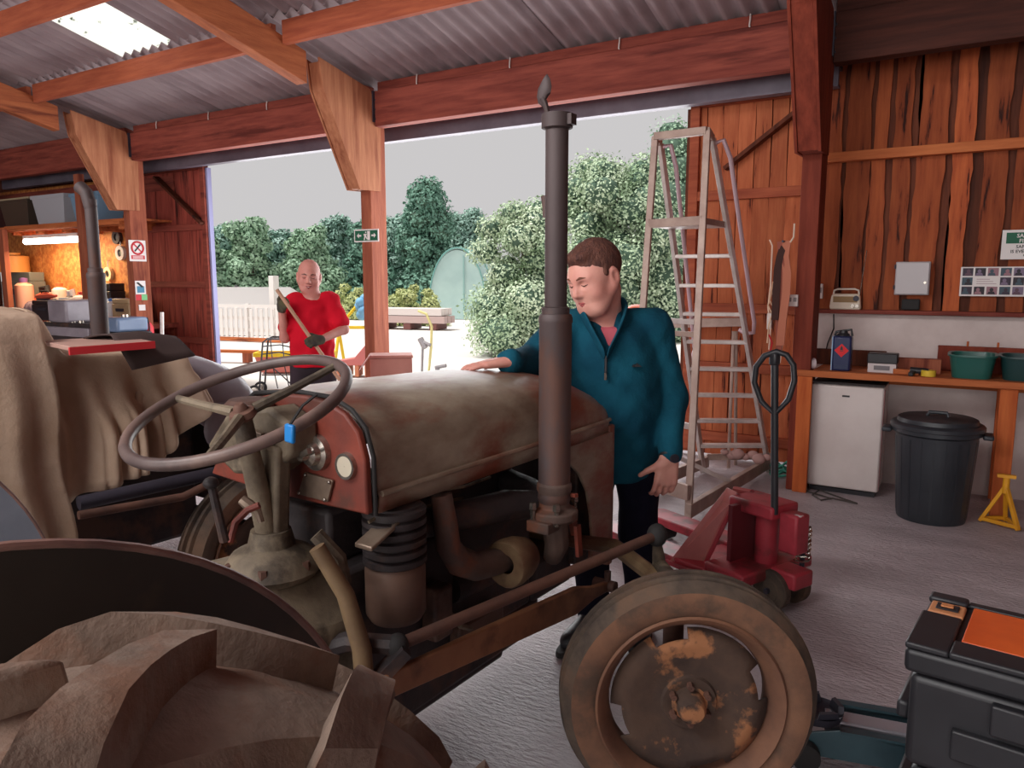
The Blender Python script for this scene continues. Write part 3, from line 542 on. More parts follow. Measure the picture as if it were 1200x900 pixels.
# rear axle, mudguards, wheels
m = MB(); m.tube((-.95, 0, .60), (1.0, 0, .60), .075, n=16); m.lathe([(.001, -.2), (.2, -.2), (.24, -.1), (.24, .1), (.2, .2), (.001, .2)], c=(0, 0, .58), axis='x', n=24); m.build('rear_axle', MT['cast'], T)
for s in (1, -1):
    rg = .665; th0, th1 = R(-75), R(97); cy, cz = (.06 if s > 0 else .135), .60; n = 40
    m = MB(); th = [th0+(th1-th0)*k/n for k in range(n+1)]
    m.loft([[Vector((s*.69, cy+r_*math.sin(a), cz+r_*math.cos(a))) for r_ in (.20, .45, rg)]+[Vector((s*(.69+.0), cy+rg*math.sin(a), cz+rg*math.cos(a)))] for a in th], cap=False, closed=False)
    o = m.build('mudguard', MT['fender'] if s > 0 else MT['bluegrey'], T); sd = o.modifiers.new('thick', 'SOLIDIFY'); sd.thickness = .006  # doorway light is painted into the left guard's paler colour
    m = MB(); m.path([(s*.69, cy+rg*math.sin(a), cz+rg*math.cos(a)) for a in th], .006, 8); m.build('rolled_edge', MT['lip'], o)
    m = MB(); m.bb((s*.40, -.1, .5), (s*.70, .1, .7)); m.build('mudguard_bracket', MT['fender'], o, bevel=.01)
rear_wheel(T, 'rear_wheel', (1.0, .0, .632), spin=R(7)); rear_wheel(T, 'rear_wheel', (-1.0, .0, .632), True)
# ================================================================== SECOND TRACTOR under the dust sheet
T2O = Vector((-3.41, .077, 0))
T2 = thing('tractor', 'grey tractor half hidden under a tan dust sheet, left of the old one', 'tractor', T2O, HEAD)
build_hood(T2, MT['greypaint'], low=.93)
m = MB(); m.lathe([(.001, .315), (.09, .312), (.105, .305), (.11, .298)], c=(0, 2.2, .86), axis='x', n=28); m.build('headlamp_cover', MT['greypaint'], T2)
m = MB(); m.sph((.317, 2.2, .90), .012, 8, 6); m.build('cover_bolt', MT['rubber'], T2)
m = MB(); m.bb((-.2, 1.0, .36), (.2, 2.1, .9)); m.bb((-.17, -.2, .36), (.17, 1.05, .75)); m.build('engine_block', MT['greasy'], T2, bevel=.02)
m = MB(); m.tube((-.9, 0, .60), (.9, 0, .60), .07, n=14); m.build('rear_axle', MT['greasy'], T2)
m = MB(); m.bar((-.3, .1, .9), (.3, .1, .9), .35, .06); m.path([(0, .1, .9), (0, .3, .7)], .03, 6); m.build('seat_pan', MT['greypaint'], T2, bevel=.02)
m = MB(); m.tube((.0, .9, 1.0), (0, .55, 1.30), .02); m.torus((0, .52, 1.31), .2, .014, Matrix.Rotation(R(25), 3, 'X'), 32, 8); m.build('steering_wheel', MT['rubber'], T2)
W2 = Matrix.Rotation(-HEAD, 3, 'Z')
def t2l(v): return W2 @ (Vector(v)-T2O)
front_wheel(T2, 'front_wheel', (.66, 2.06, .366), R(8)); front_wheel(T2, 'front_wheel', (-.66, 2.06, .366), R(188))
m = MB(); m.tube((-.55, 2.1, .46), (.55, 2.1, .46), .03); m.build('front_axle', MT['greasy'], T2)
a_, b_ = t2l(at(92, 590, X=-2.72)), t2l(at(262, 552, X=-2.62)); m = MB(); m.tube(a_, b_, .026, n=12); m.build('radius_rod', MT['steel_dark'], T2)
a_, b_, c_ = t2l(at(92, 604, X=-2.66)), t2l(at(215, 582, X=-2.60)), t2l(at(243, 568, X=-2.58)); m = MB(); m.path([a_, b_, c_], .016, 10); m.build('drag_link', MT['rust'], T2)
rear_wheel(T2, 'rear_wheel', (.78, 0, .632)); rear_wheel(T2, 'rear_wheel', (-.78, 0, .632), True)
e0 = t2l(at(118, 398, D=3.62)); e1 = t2l(at(112, 322, D=3.62)); e2 = t2l(at(108, 236, D=3.62))
exhaust(T2, e0.x, e0.y, .8, e0.z-.1, e1.z, e2.z, .027, .040)
m = MB(); m.path([(e0.x, e0.y, e2.z-.04), (e0.x-.01, e0.y-.01, e2.z+.03), (e0.x-.05, e0.y-.02, e2.z+.06)], .03, 10); m.build('pipe_bend', MT['exhaust'], T2)
m = MB(); m.lathe([(.042, e0.z+.005), (.046, e0.z+.006), (.046, e0.z+.022), (.042, e0.z+.024)], c=(e0.x, e0.y, 0), n=20); m.build('pale_clamp', MT['chrome'], T2)
# dust sheet: stations along the tractor, each a cross line from the far hem over the top to the near hem
def sheet_top(y):
    if y < 1.37: return 1.445
    if y < 1.52: t = (y-1.37)/.15; t = t*t*(3-2*t); return 1.445*(1-t)+1.275*t
    return 1.275-.03*(y-1.52)
def sheet_low(y):
    return .74+(y-1.38)*.22+max(0, y-1.78)*.9
def cloth(name, y0, y1, low, half, ruffle, seed, ny=110, nu=70, parent=None):
    r = random.Random(seed); ph = [r.uniform(0, 6.3) for _ in range(6)]; rings = []
    for i in range(ny+1):
        y = y0+(y1-y0)*i/ny; top = sheet_top(y); lo = low(y); ring = []
        for j in range(nu+1):
            u = -1+2*j/nu; a = abs(u); s = 1 if u >= 0 else -1
            flat_ = .62
            if a < flat_: x = half*.93*a/flat_; z = top-.006*math.sin(9*y+7*u+ph[0])-.012*(a/flat_)**4; n_ = 0
            else:
                t = (a-flat_)/(1-flat_); drop = top-lo; z = top-.014-drop*t
                fold = (.020*math.sin(24*y+ph[1]+1.5*math.sin(5*y+ph[2]))+.014*math.sin(47*y+ph[3]))*min(1, t*1.6)*ruffle
                if ruffle > 1 and t > .42: fold += .034*abs(math.sin(44*y+ph[4]+2.5*math.sin(11*y)))**.8*min(1, (t-.42)*5)
                x = half*(.93+.05*min(1, t*8))+.05*t+fold+.05*t*t
                if t > .4: x += .012*(ruffle > 1)
            ring.append(Vector((s*x, y+.012*math.sin(13*z+ph[5]), z)))
        rings.append(ring)
    b = MB(); b.loft(rings, cap=False, closed=False); o = b.build(name, MT['cloth'], parent, ang=80)
    sd = o.modifiers.new('thick', 'SOLIDIFY'); sd.thickness = .005; return o
DS = thing('dust_sheet', 'tan dust sheet with gathered hem draped over the grey tractor', 'cloth', T2O, HEAD)
cloth('main_sheet', .10, 1.385, lambda y: .50, .50, 1.0, 5, parent=DS)
cloth('gathered_skirt', 1.36, 1.98, sheet_low, .40, 2.0, 8, parent=DS)
# flap hanging over the nose side, and the red board lying on top
fl = MB(); rr = []
for i in range(15):
    t = i/14; row = []
    for j in range(17):
        u = j/16; x = .33+.05*math.sin(9*u+2*t)*t+.03*t; row.append(Vector((x+.05*t, 1.78+.22*u-.16*t*t+.05*t*math.sin(3*u), 1.26-.40*t*(1-.35*abs(u-.35))-.03*u)))
    rr.append(row)
fl.loft(rr, cap=False, closed=False); o = fl.build('loose_flap', MT['cloth'], DS, ang=80); sd = o.modifiers.new('thick', 'SOLIDIFY'); sd.thickness = .006
pz = 1.322
c1, c2, c3, c4 = at(75, 408, Z=pz), at(145, 398, Z=pz), at(200, 393, Z=pz), at(100, 392, Z=pz)
m = MB(); m.prism([(c1.x-.0, c1.y+.02), (c1.x+.04, c1.y+.30), (c1.x-.30, c1.y+.40), (c1.x-.36, c1.y+.10)], pz-.012, pz+.004); rbd = m.build('board', flat('dusty_pale_board', (176, 140, 128)), bevel=.002)
m = MB(); m.bar((c1.x-.0, c1.y+.016, pz-.012), (c1.x+.045, c1.y+.30, pz-.008), .012, .026); m.build('red_edge', flat('bright_red_edge', (200, 50, 56)), rbd)
tag(rbd, 'pale board with a red edge lying on the dust sheet', 'board')
dk = MB(); rr = []
for i in range(13):
    t = i/12; rr.append([Vector((c1.x-.16+.04*t+.24*(u-.5), c1.y+.24+.24*t+.04*(u-.5), pz+.012+.03*math.sin(math.pi*u)*(1-abs(t-.5))-.02*t-(.10*max(0, u-.62)*3*(1-.5*t)))) for u in np.linspace(0, 1, 11)])
dk.loft(rr, cap=False, closed=False); o = dk.build('dark_cloth', flat('dark_brown_cloth', (66, 52, 50), rough=.9), ang=80); sd = o.modifiers.new('thick', 'SOLIDIFY'); sd.thickness = .006
tag(o, 'dark brown cloth folded over the red-edged board', 'cloth')

# ================================================================== ALUMINIUM PLATFORM STEPS
LD = thing('platform_steps', 'tall aluminium platform step ladder with handrails beside the doorway', 'ladder', (-1.6, 5.2, 0))
def ll(v): return Vector(v)-Vector((-1.6, 5.2, 0))
nf, ff = at(806, 617, Z=0.0), at(737, 593, Z=0.0); nt, ft = at(829, 153, Y=4.98), at(768, 160, Y=5.06)
sR0, sR1 = at(901, 551, Z=0.02), at(835, 163, Y=5.12); sL0, sL1 = at(824, 552, Z=.02), at(774, 169, Y=5.18)
def lbar(name, a, b, w, h, m_='alu', up=(0, 0, 1)):
    m = MB(); m.bar(ll(a), ll(b), w, h, up); return m.build(name, MT[m_], LD, smooth=False, bevel=.004)
lbar('support_leg', nf, nt, .045, .03, 'alu_brown', (0, 1, 0)); lbar('support_leg', ff, ft, .045, .03, 'alu_brown', (0, 1, 0))
lbar('stile', sR0, sR1, .028, .075, 'alu', (0, 1, 0)); lbar('stile', sL0, sL1, .028, .075, 'alu', (0, 1, 0))
lbar('top_guard', nt, ft, .05, .05, 'alu_brown'); lbar('top_guard_side', nt, sR1, .03, .05, 'alu_brown'); lbar('top_guard_side', ft, sL1, .03, .05, 'alu_brown')
zt = sR1.z
for k, (yl, yr) in enumerate(((315, 312), (353, 352), (380, 379), (432, 432), (470, 471), (497, 503), (545, 553))): pass
pz_ = 1.93
for k in range(9):
    z = .24+k*(pz_-.24)/8
    f = lambda a, b: a+(b-a)*((z-a.z)/(b.z-a.z))
    a, b = f(sL0, sL1), f(sR0, sR1)
    if k == 8: lbar('tread', a, b, .10, .03, 'alu')
    else: lbar('tread', a, b, .075, .028, 'alu')
f = lambda a, b, z: a+(b-a)*((z-a.z)/(b.z-a.z))
pl = [f(nf, nt, pz_), f(ff, ft, pz_), f(sL0, sL1, pz_), f(sR0, sR1, pz_)]
m = MB(); m.add([ll(p)+Vector((0, 0, .02)) for p in pl]+[ll(p)+Vector((0, 0, -.02)) for p in pl], [(0, 1, 2, 3), (7, 6, 5, 4), (0, 4, 5, 1), (1, 5, 6, 2), (2, 6, 7, 3), (3, 7, 4, 0)]); m.build('platform', MT['alu_brown'], LD, smooth=False)
lbar('platform_edge', pl[0], pl[1], .03, .06, 'alu_brown')
lbar('base_rail', nf+Vector((0, 0, .10)), sR0+Vector((0, .1, .06)), .04, .09, 'alu_brown'); lbar('base_rail', ff+Vector((0, 0, .10)), sL0+Vector((0, .1, .06)), .04, .09, 'alu_brown')
lbar('base_cross_rail', nf+Vector((0, 0, .22)), ff+Vector((0, 0, .22)), .03, .10, 'alu_brown')
mid1 = (nf+sR0)/2+Vector((0, -.1, .12)); lbar('diagonal_stay', mid1, ff+Vector((.05, .1, .45)), .025, .03, 'alu')
lbar('diagonal_stay', f(nf, nt, .95), f(sL0, sL1, .55), .02, .03, 'alu'); lbar('back_rail', f(nf, nt, .62), f(ff, ft, .62), .025, .04, 'alu'); lbar('back_rail', f(nf, nt, 1.28), f(ff, ft, 1.28), .025, .035, 'alu')
lbar('back_rail', f(nf, nt, 1.20), f(ff, ft, 1.20), .025, .035, 'alu_brown')
lbar('lower_stretcher', sL0+Vector((0, .08, .1)), sR0+Vector((0, .08, .1)), .03, .05, 'alu_brown')
for nm, pts in (('handrail', [(838, 168), (848, 164), (856, 185), (868, 270), (879, 345), (884, 378), (883, 390), (874, 391), (866, 386)]), ('handrail', [(778, 172), (786, 170), (792, 195), (800, 270), (808, 350), (814, 410), (810, 425), (804, 425)])):
    y0 = 5.15; P_ = []
    for i, (px, py) in enumerate(pts): P_.append(ll(at(px, py, Y=y0+.62*max(0, (py-165)/225))))
    m = MB(); m.path(P_, .016, 8); m.build(nm, MT['pinktube'], LD)
# grey plank stored behind the steps
PLY = 6.2
a, b = at(742, 380, Y=PLY), at(872, 377, Y=PLY)
stT = thing('trestle_plank', 'brown-grey plank with orange helmet, resting behind the aluminium steps', 'plank', ((a.x+b.x)/2, PLY, 0))
m = MB(); m.bar((a.x-(a.x+b.x)/2, 0, a.z), (b.x-(a.x+b.x)/2, 0, b.z), .16, .07); m.build('plank_top', MT['alu_brown'], stT, smooth=False, bevel=.004); stT['label'] = 'brown-grey plank on thin trestle legs behind the aluminium steps'
for x in (-.42, -.40, .42, .40):
    m = MB(); m.tube((x, .0, a.z-.03), (x*1.05, .07 if abs(x) > .41 else -.07, 0), .014, n=8); m.build('leg', MT['alu_brown'], stT)
hp = at(733, 372, Y=PLY); hp.z = a.z+.035; hp.x = a.x+.03
hm = thing('safety_helmet', 'orange safety helmet lying on the plank behind the man in teal', 'helmet', hp)
m = MB(); m.lathe([(.13, 0), (.128, .012), (.112, .02), (.108, .06), (.085, .11), (.045, .135), (.001, .14)], n=24); m.build('shell', MT['orange'], hm)
m = MB(); m.lathe([(.128, 0), (.15, -.0), (.15, .006), (.12, .02)], n=24); m.build('brim', MT['orange'], hm)
# crumpled cloth on the base rail, green rope on the floor
rgm = MB(); rc = at(880, 548, Z=.16)
for k in range(7): rgm.sph((.055*(k-3), .02*math.sin(k*2.1), .012*math.cos(k*3)), .035+.01*(k % 3), 10, 7, (1, .8, .75))
o = rgm.build('crumpled_rag', flat('pinkish_rag', (176, 140, 134), rough=.95)); o.location = at(873, 548, Y=5.9); o.location.z = .175; tag(o, 'pinkish crumpled rag on the base rail of the aluminium steps', 'rag')
for i, (px, py, colr, nm) in enumerate(((918, 556, (70, 150, 130), 'green rope coil on the floor between steps and bench leg'),)):
    m = MB(); c = at(px, py, Z=.0); pts = []
    for k in range(120): a_ = k*.42; pts.append((c.x+.09*math.cos(a_)*(1+.3*math.sin(k*.9))+.02, c.y-.05+.10*math.sin(a_)*(1+.3*math.cos(k*.7)), .012+.0007*k*(1+.4*math.sin(k*1.7))))
    tag(m.path(pts, .007, 5).build('rope_coil', flat('green_rope', colr, rough=.9)), nm, 'rope')
m = MB(); pts = [at(px, py, Z=.008) for px, py in ((922, 560), (935, 572), (950, 577), (970, 583), (1005, 590), (990, 585), (960, 574), (952, 580), (962, 586), (975, 584))]; tag(m.path(pts, .006, 5).build('cable', flat('dark_flex', (80, 74, 70))), 'thin dark cable lying on the floor in front of the fridge', 'cable')

# ================================================================== PALLET TRUCK
pc = Vector((-.80, 3.66, 0)); pa = math.atan2(.43, -.9)
PT = thing('pallet_truck', 'dusty red pallet truck with black loop handle behind the front wheel', 'pallet truck', pc, pa)   # local +x along the forks
for s in (1, -1):
    m = MB(); m.loft([[Vector((x, s*.20+w*dx, z)) for dx, z in ((-1, z0), (1, z0), (1, z1), (-1, z1))] for x, w, z0, z1 in ((.12, .075, .06, .16), (.2, .08, .10, .155), (.95, .08, .10, .15), (1.08, .05, .10, .13))]); m.build('fork', MT['red'], PT, bevel=.008)
    m = MB(); m.lathe([(.001, -.045), (.035, -.045), (.04, -.04), (.04, .04), (.035, .045), (.001, .045)], c=(.85, s*.20, .045), axis='y', n=18); m.build('fork_roller', MT['rubber'], PT)
# head: sloping chute plate down to the forks, side gussets, top shelf
hA = [(-.02, .48), (.02, .48), (.40, .16), (.40, .13), (.33, .13), (-.02, .42)]
for q in (1, -1):
    A_ = [Vector((.215, q*.026, .50)), Vector((.125, q*.050, .50)), Vector((.20, q*.20, .125)), Vector((.335, q*.30, .125))]
    m = MB(); m.add([p_+Vector((0, 0, .006)) for p_ in A_]+[p_+Vector((.0, -q*.012, -.006)) for p_ in A_], [(0, 1, 2, 3), (7, 6, 5, 4), (0, 4, 5, 1), (1, 5, 6, 2), (2, 6, 7, 3), (3, 7, 4, 0)]); lab(m.build('sloping_plate', MT['redpink'], PT, smooth=False, bevel=.003), 'dusty pinkish sloping plate')
    m = MB(); m.path([A_[1]+Vector((-.006, 0, 0)), A_[2]+Vector((-.006, 0, 0))], .011, 6); m.build('plate_rim', MT['red'], PT)
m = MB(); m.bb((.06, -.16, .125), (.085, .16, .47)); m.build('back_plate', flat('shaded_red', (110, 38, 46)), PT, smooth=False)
m = MB(); m.bb((.0, -.30, .115), (.36, .30, .135)); m.build('fork_bridge', MT['red'], PT, smooth=False)
m = MB(); m.bb((-.12, -.10, .43), (.14, .10, .495)); m.build('top_plate', MT['red'], PT, bevel=.012)
m = MB(); m.bb((-.10, -.26, .13), (.14, .26, .19)); m.build('cross_tube', MT['red'], PT, bevel=.012)
m = MB(); m.lathe([(.001, .14), (.052, .14), (.055, .16), (.055, .44), (.001, .44)], c=(-.02, 0, 0), n=20); m.build('pump_cylinder', MT['red'], PT)
m = MB(); m.bb((-.24, -.07, .12), (-.10, .07, .20)); m.bb((-.22, -.05, .28), (-.12, .05, .47)); m.build('pump_block', MT['red'], PT, bevel=.012)
pts = [(-.17+.034*math.cos(k*.75), -.075+.034*math.sin(k*.75), .22+.0028*k) for k in range(64)]
m = MB(); m.path(pts, .006, 6); m.build('coil_spring', MT['chrome'], PT)
m = MB(); m.tube((-.17, -.075, .19), (-.17, -.075, .44), .012, n=10); m.build('spring_rod', MT['steel_dark'], PT)
m = MB(); m.bar((-.20, .01, .47), (-.20, .015, .38), .04, .035, (1, 0, 0)); lab(m.build('release_lever', flat('pale_grey_lever', (200, 190, 190)), PT, bevel=.006), 'pale grey release lever')
for s in (1, -1):
    m = MB(); m.lathe([(.001, -.028), (.05, -.028), (.055, -.02), (.09, -.024), (.095, -.018), (.095, .018), (.09, .024), (.055, .02), (.05, .028), (.001, .028)], c=(-.12, s*.075-.0, .095), axis='y', n=28); m.build('steer_wheel', MT['tyre'], PT)
m = MB(); m.tube((-.12, -.12, .095), (-.12, .12, .095), .014, n=10); m.build('steer_axle', MT['steel_dark'], PT)
Wp = Matrix.Rotation(-pa, 3, 'Z')
def pl_(v): return Wp @ (Vector(v)-pc)
HX = Vector((-.73, 3.55, 0)); h0, h1 = pl_((HX.x, HX.y, .46)), pl_(at(908, 418, Y=3.56))
m = MB(); m.tube(h0, h1, .017, n=12); m.build('handle_pole', MT['black'], PT)
loop = [(908, 486), (892, 470), (884, 448), (886, 430), (896, 417), (910, 412), (922, 416), (930, 428), (931, 446), (924, 468)]
m = MB(); m.path([pl_(at(x, y, Y=3.555)) for x, y in loop], .0135, 10, closed=True); m.build('loop_handle', MT['black'], PT)
m = MB(); m.box(h1+Vector((0, 0, -.01)), (.04, .04, .06)); m.build('handle_boss', MT['black'], PT, bevel=.01)

# ================================================================== TOOLBOX STACK AND TROLLEY JACK
a, b, c = at(1092, 692, Z=.62), at(1200, 716, Z=.62), at(1121, 778, Z=.60)
TB = thing('toolbox', 'rugged black rolling toolbox with orange lid panel at the right edge', 'toolbox', (a.x, a.y, 0), math.atan2(b.y-a.y, b.x-a.x))
L_, D_ = .58, .40
m = MB(); m.bb((.03, -D_+.015, .03), (L_-.015, -.085, .27)); m.build('lower_case', MT['black'], TB, bevel=.02)
m = MB(); m.bb((.015, -D_+.01, .275), (L_-.01, -.03, .53)); m.build('upper_case', MT['black'], TB, bevel=.02)
m = MB(); m.bb((0, -D_, .535), (L_, 0, .60)); m.build('lid', MT['black'], TB, bevel=.014)
m = MB(); m.bb((.115, -D_+.10, .601), (L_-.1, -.045, .614)); m.build('lid_panel', MT['orange'], TB, bevel=.004)
m = MB(); m.bb((0, -.05, .6), (.10, 0, .622)); m.build('lid_corner', MT['black'], TB, bevel=.008)
m = MB(); m.bb((.10, -.03, .6), (L_, 0, .612)); m.build('lid_ridge', MT['black'], TB, bevel=.004)
m = MB(); m.bb((0, -D_, .6), (.10, -.155, .618)); m.bb((.10, -D_, .6), (L_, -D_+.09, .618)); m.build('lid_front_ridge', MT['black'], TB, bevel=.006)
lt = m = MB(); m.bb((.012, -.145, .603), (.10, -.06, .616)); lo = m.build('latch', flat('pale_orange_latch', (206, 140, 96)), TB, bevel=.005)
m = MB(); m.bb((.028, -.125, .617), (.085, -.08, .621)); m.build('latch_recess', MT['black'], lo, bevel=.003)
m = MB(); m.bb((.040, -.115, .6215), (.072, -.092, .626)); m.build('latch_tongue', flat('pale_orange_latch2', (200, 130, 84)), lo, bevel=.003)
for z0 in (.10, .36):
    m = MB(); m.bb((-.022, -D_+.08, z0), (.012, -D_+.30, z0+.05)); m.build('side_handle', MT['black'], TB, bevel=.01)
    m = MB(); m.bb((.12, -D_-.012, z0-.02), (L_-.12, -D_+.012, z0+.06)); m.build('front_panel', MT['black'], TB, bevel=.006)
    m = MB(); m.bb((.2, -D_-.02, z0+.08), (.30, -D_+.01, z0+.16)); m.build('latch', MT['black'], TB, bevel=.006)
m = MB(); m.bb((-.012, -.10, .40), (.01, -.05, .56)); m.build('hinge', MT['black'], TB, bevel=.004)
m = MB(); m.bb((.06, -D_-.008, .015), (L_-.06, -D_+.02, .05)); m.build('orange_foot_strip', MT['orange'], TB, bevel=.006)
for x in (.05, L_-.05):
    for y in (-D_+.05, -.13): m = MB(); m.lathe([(.001, 0), (.03, 0), (.03, .035), (.001, .035)], c=(x, y, 0), n=14); m.build('foot', MT['rubber'], TB)
j0, j1 = Vector((-.385, 2.485, 0)), Vector((.02, 2.59, 0))
jd = (j1-j0); JA = math.atan2(jd.y, jd.x)
JK = thing('trolley_jack', 'dark blue-green trolley jack with black saddle beside the toolbox', 'jack', j0, JA)
JL = .60
for s in (1, -1):
    m = MB(); m.prism([(-.02, .05), (.02, .115), (.10, .135), (JL, .125), (JL+.04, .10), (JL+.04, .05), (.4, .03), (.03, .035)], s*.085-.004, s*.085+.004, 'xz'); m.build('side_plate', MT['jack'], JK, smooth=False, bevel=.002)
    m = MB(); m.bb((.02, s*.085-.014, .115), (JL, s*.085+.014, .128)) if False else m.prism([(.10, .130), (JL, .120), (JL, .128), (.10, .139)], s*.085-.016, s*.085+.016, 'xz'); m.build('side_flange', MT['jack'], JK, smooth=False)
    m = MB(); m.lathe([(.001, -.02), (.035, -.02), (.045, -.015), (.045, .015), (.035, .02), (.001, .02)], c=(.0, s*.115, .045), axis='y', n=20); m.build('front_roller', MT['rubber'], JK)
    m = MB(); m.lathe([(.001, -.018), (.03, -.018), (.034, .0), (.03, .018), (.001, .018)], c=(JL, s*.075, .034), axis='y', n=16); m.build('castor', MT['rubber'], JK)
m = MB(); m.bar((.06, 0, .115), (JL-.05, 0, .095), .075, .045); m.build('lifting_arm', flat('pale_lifting_arm', (170, 168, 176), rough=.35, metal=.3), JK, bevel=.008)
m = MB(); m.bb((.0, -.12, .035), (.03, .12, .055)); m.build('front_axle', MT['steel_dark'], JK)
m = MB(); m.lathe([(.001, .135), (.06, .137), (.072, .146), (.075, .15), (.07, .125), (.04, .115), (.03, .11)], c=(.045, 0, 0), n=24); m.build('saddle', MT['steel_dark'], JK)
for k in range(4):
    a_ = k*math.pi/2+R(20); m = MB(); m.loft([[Vector((.045+r_*math.cos(a_+w), r_*math.sin(a_+w), z)) for r_, w in ((.058, -ww), (.075, -ww), (.075, ww), (.058, ww))] for z, ww in ((.14, .55), (.17, .42))]); m.build('saddle_tooth', MT['steel_dark'], JK, smooth=False)
m = MB(); m.tube((JL-.02, 0, .10), (JL+.1, 0, .16), .02, n=10); m.build('handle_socket', MT['jack'], JK)
# ================================================================== RIGHT-HAND BENCH AND WALL THINGS
WT = .905
BN = thing('workbench', 'orange-brown timber workbench along the white blockwork wall', 'workbench', (-.1, 5.68, 0))
m = MB(); m.bb((-.865, .036, WT-.045), (3.2, .60, WT)); m.bb((-.965, 0, WT-.045), (3.2, .035, WT)); m.build('worktop', MT['bench'], BN, smooth=False, bevel=.004)
m = MB(); m.bb((-.985, .02, WT-.13), (3.2, .05, WT-.046)) if False else m.bb((-.86, .54, WT-.13), (3.2, .58, WT-.046)); m.build('bench_rail', MT['bench'], BN, smooth=False)
for x, y in ((-.955, .0), (.28, .03), (1.6, .03), (-.83, .53), (.28, .53), (1.6, .53)):
    m = MB(); m.bb((x, y, 0), (x+.10, y+(.035 if y == 0 else .06), WT-.046)); m.build('leg', MT['bench_leg'], BN, smooth=False, bevel=.006)
def on(px, py=434, Y=5.8): p = at(px, py, Y=Y); return Vector((p.x, Y, WT))
# fridge
fr = thing('fridge', 'small white fridge standing under the workbench', 'fridge', (-.735, 5.80, 0))
m = MB(); m.bb((-.235, .045, .03), (.235, .38, .80)); m.build('cabinet', MT['white'], fr, bevel=.012)
m = MB(); m.bb((-.24, 0, .04), (.24, .042, .795)); dr = m.build('door', MT['white'], fr, bevel=.012)
m = MB(); m.bb((-.03, -.003, .715), (.02, .001, .728)); lab(m.build('badge', MT['black'], dr), 'small dark badge')
m = MB(); m.bb((.24, .005, .05), (.246, .04, .78)); m.build('door_seal', flat('reddish_seal', (130, 90, 90)), dr)
m = MB(); m.bb((-.22, .02, 0), (.22, .37, .03)); m.build('plinth', MT['black'], fr)
m = MB(); m.bb((-.24, .02, .80), (.24, .38, .815)); m.build('fridge_top', flat('dark_fridge_top', (60, 54, 54)), fr)
# bin
bn = thing('dustbin', 'round charcoal plastic dustbin with lid under the workbench', 'bin', (-.15, 5.52, 0))
m = MB(); m.lathe([(0, 0), (.20, 0), (.205, .02), (.238, .56), (.25, .57), (.262, .575), (.262, .60), (.25, .605), (.235, .60), (.2, .03), (0, .03)], n=40); m.build('bin_body', MT['binblack'], bn)
for k in range(20):
    a_ = 2*math.pi*k/20; m = MB(); m.bar((.204*math.cos(a_), .204*math.sin(a_), .03), (.236*math.cos(a_), .236*math.sin(a_), .54), .012, .006, (math.cos(a_), math.sin(a_), 0)); m.build('bin_rib', MT['binblack'], bn, smooth=False)
m = MB(); m.lathe([(.268, .60), (.272, .604), (.272, .625), (.262, .635), (.235, .64), (.23, .665), (.215, .672), (.0, .675)], n=40); ld = m.build('lid', MT['binblack'], bn)
m = MB(); m.path([(-.06, 0, .675), (-.05, 0, .70), (.05, 0, .70), (.06, 0, .675)], .012, 8); m.build('lid_handle', MT['binblack'], ld)
for s in (1, -1):
    m = MB(); m.box((s*.285, -.02, .575), (.06, .14, .03)); m.build('side_handle', MT['binblack'], bn, bevel=.01)
# axle stand
s0, s1, s2 = at(1148, 612, Z=0), at(1193, 624, Z=0), at(1171, 585, Z=.26)
ax = thing('axle_stand', 'small yellow tripod axle stand beside the bench leg', 'axle stand', ((s0.x+s1.x)/2, (s0.y+s1.y)/2, 0))
o_ = Vector(ax.location); f1, f2, f3 = s0-o_, s1-o_, Vector((.04, .14, 0)); tp = Vector((.02, .02, .27))
for f in (f1, f2, f3): m = MB(); m.bar(f+Vector((0, 0, .012)), tp, .026, .022); m.build('leg', MT['yellow'], ax, bevel=.003)
for p_, q_ in ((f1, f2), (f2, f3), (f3, f1)): m = MB(); m.bar(p_+Vector((0, 0, .03)), q_+Vector((0, 0, .03)), .02, .024); m.build('brace', MT['yellow'], ax, bevel=.003)
m = MB(); m.tube(tp-Vector((0, 0, .05)), tp+Vector((0, 0, .05)), .02, n=12); m.bb((tp.x-.05, tp.y-.015, tp.z+.05), (tp.x+.05, tp.y+.015, tp.z+.07)); m.build('column', MT['yellow'], ax)
# things on the worktop
p = on(986); cn = thing('can', 'tall dark blue can with red diamond label on the worktop', 'can', p)
m = MB(); m.bb((-.062, -.05, 0), (.062, .05, .25)); m.build('can_body', mat('navy_tin', S(38, 46, 84), rough=.3), cn, bevel=.014)
m = MB(); m.bb((-.0665, -.049, .005), (-.060, .05, .245)); lab(m.build('pale_side', flat('pale_tin_side', (150, 180, 210)), cn), 'pale blue side stripe')
m = MB(); m.prism([(0, .10), (.048, .148), (0, .196), (-.048, .148)], -.0525, -.0505, 'xz'); dm = m.build('hazard_diamond', flat('red_label', (216, 36, 44)), cn, smooth=False); lab(dm, 'red hazard diamond')
m = MB(); m.prism([(-.01, .15), (.01, .15), (.006, .172), (0, .184), (-.008, .168)], -.0532, -.0526, 'xz'); m.bb((-.012, -.0532, .142), (.012, -.0526, .146)); m.build('flame_mark', MT['black'], dm, smooth=False)
m = MB(); m.bb((-.045, -.0525, .02), (.045, -.0505, .045)); m.build('label_band', flat('navy_label', (50, 60, 90)), cn, smooth=False)
m = MB(); m.lathe([(.001, .29), (.026, .29), (.028, .27), (.04, .262), (.045, .25)], n=20); m.build('cap', MT['black'], cn)
m = MB(); m.path([(-.055, 0, .25), (-.05, 0, .275), (.0, 0, .285), (.05, 0, .295), (.058, 0, .25)], .009, 8); m.build('carry_handle', MT['black'], cn)
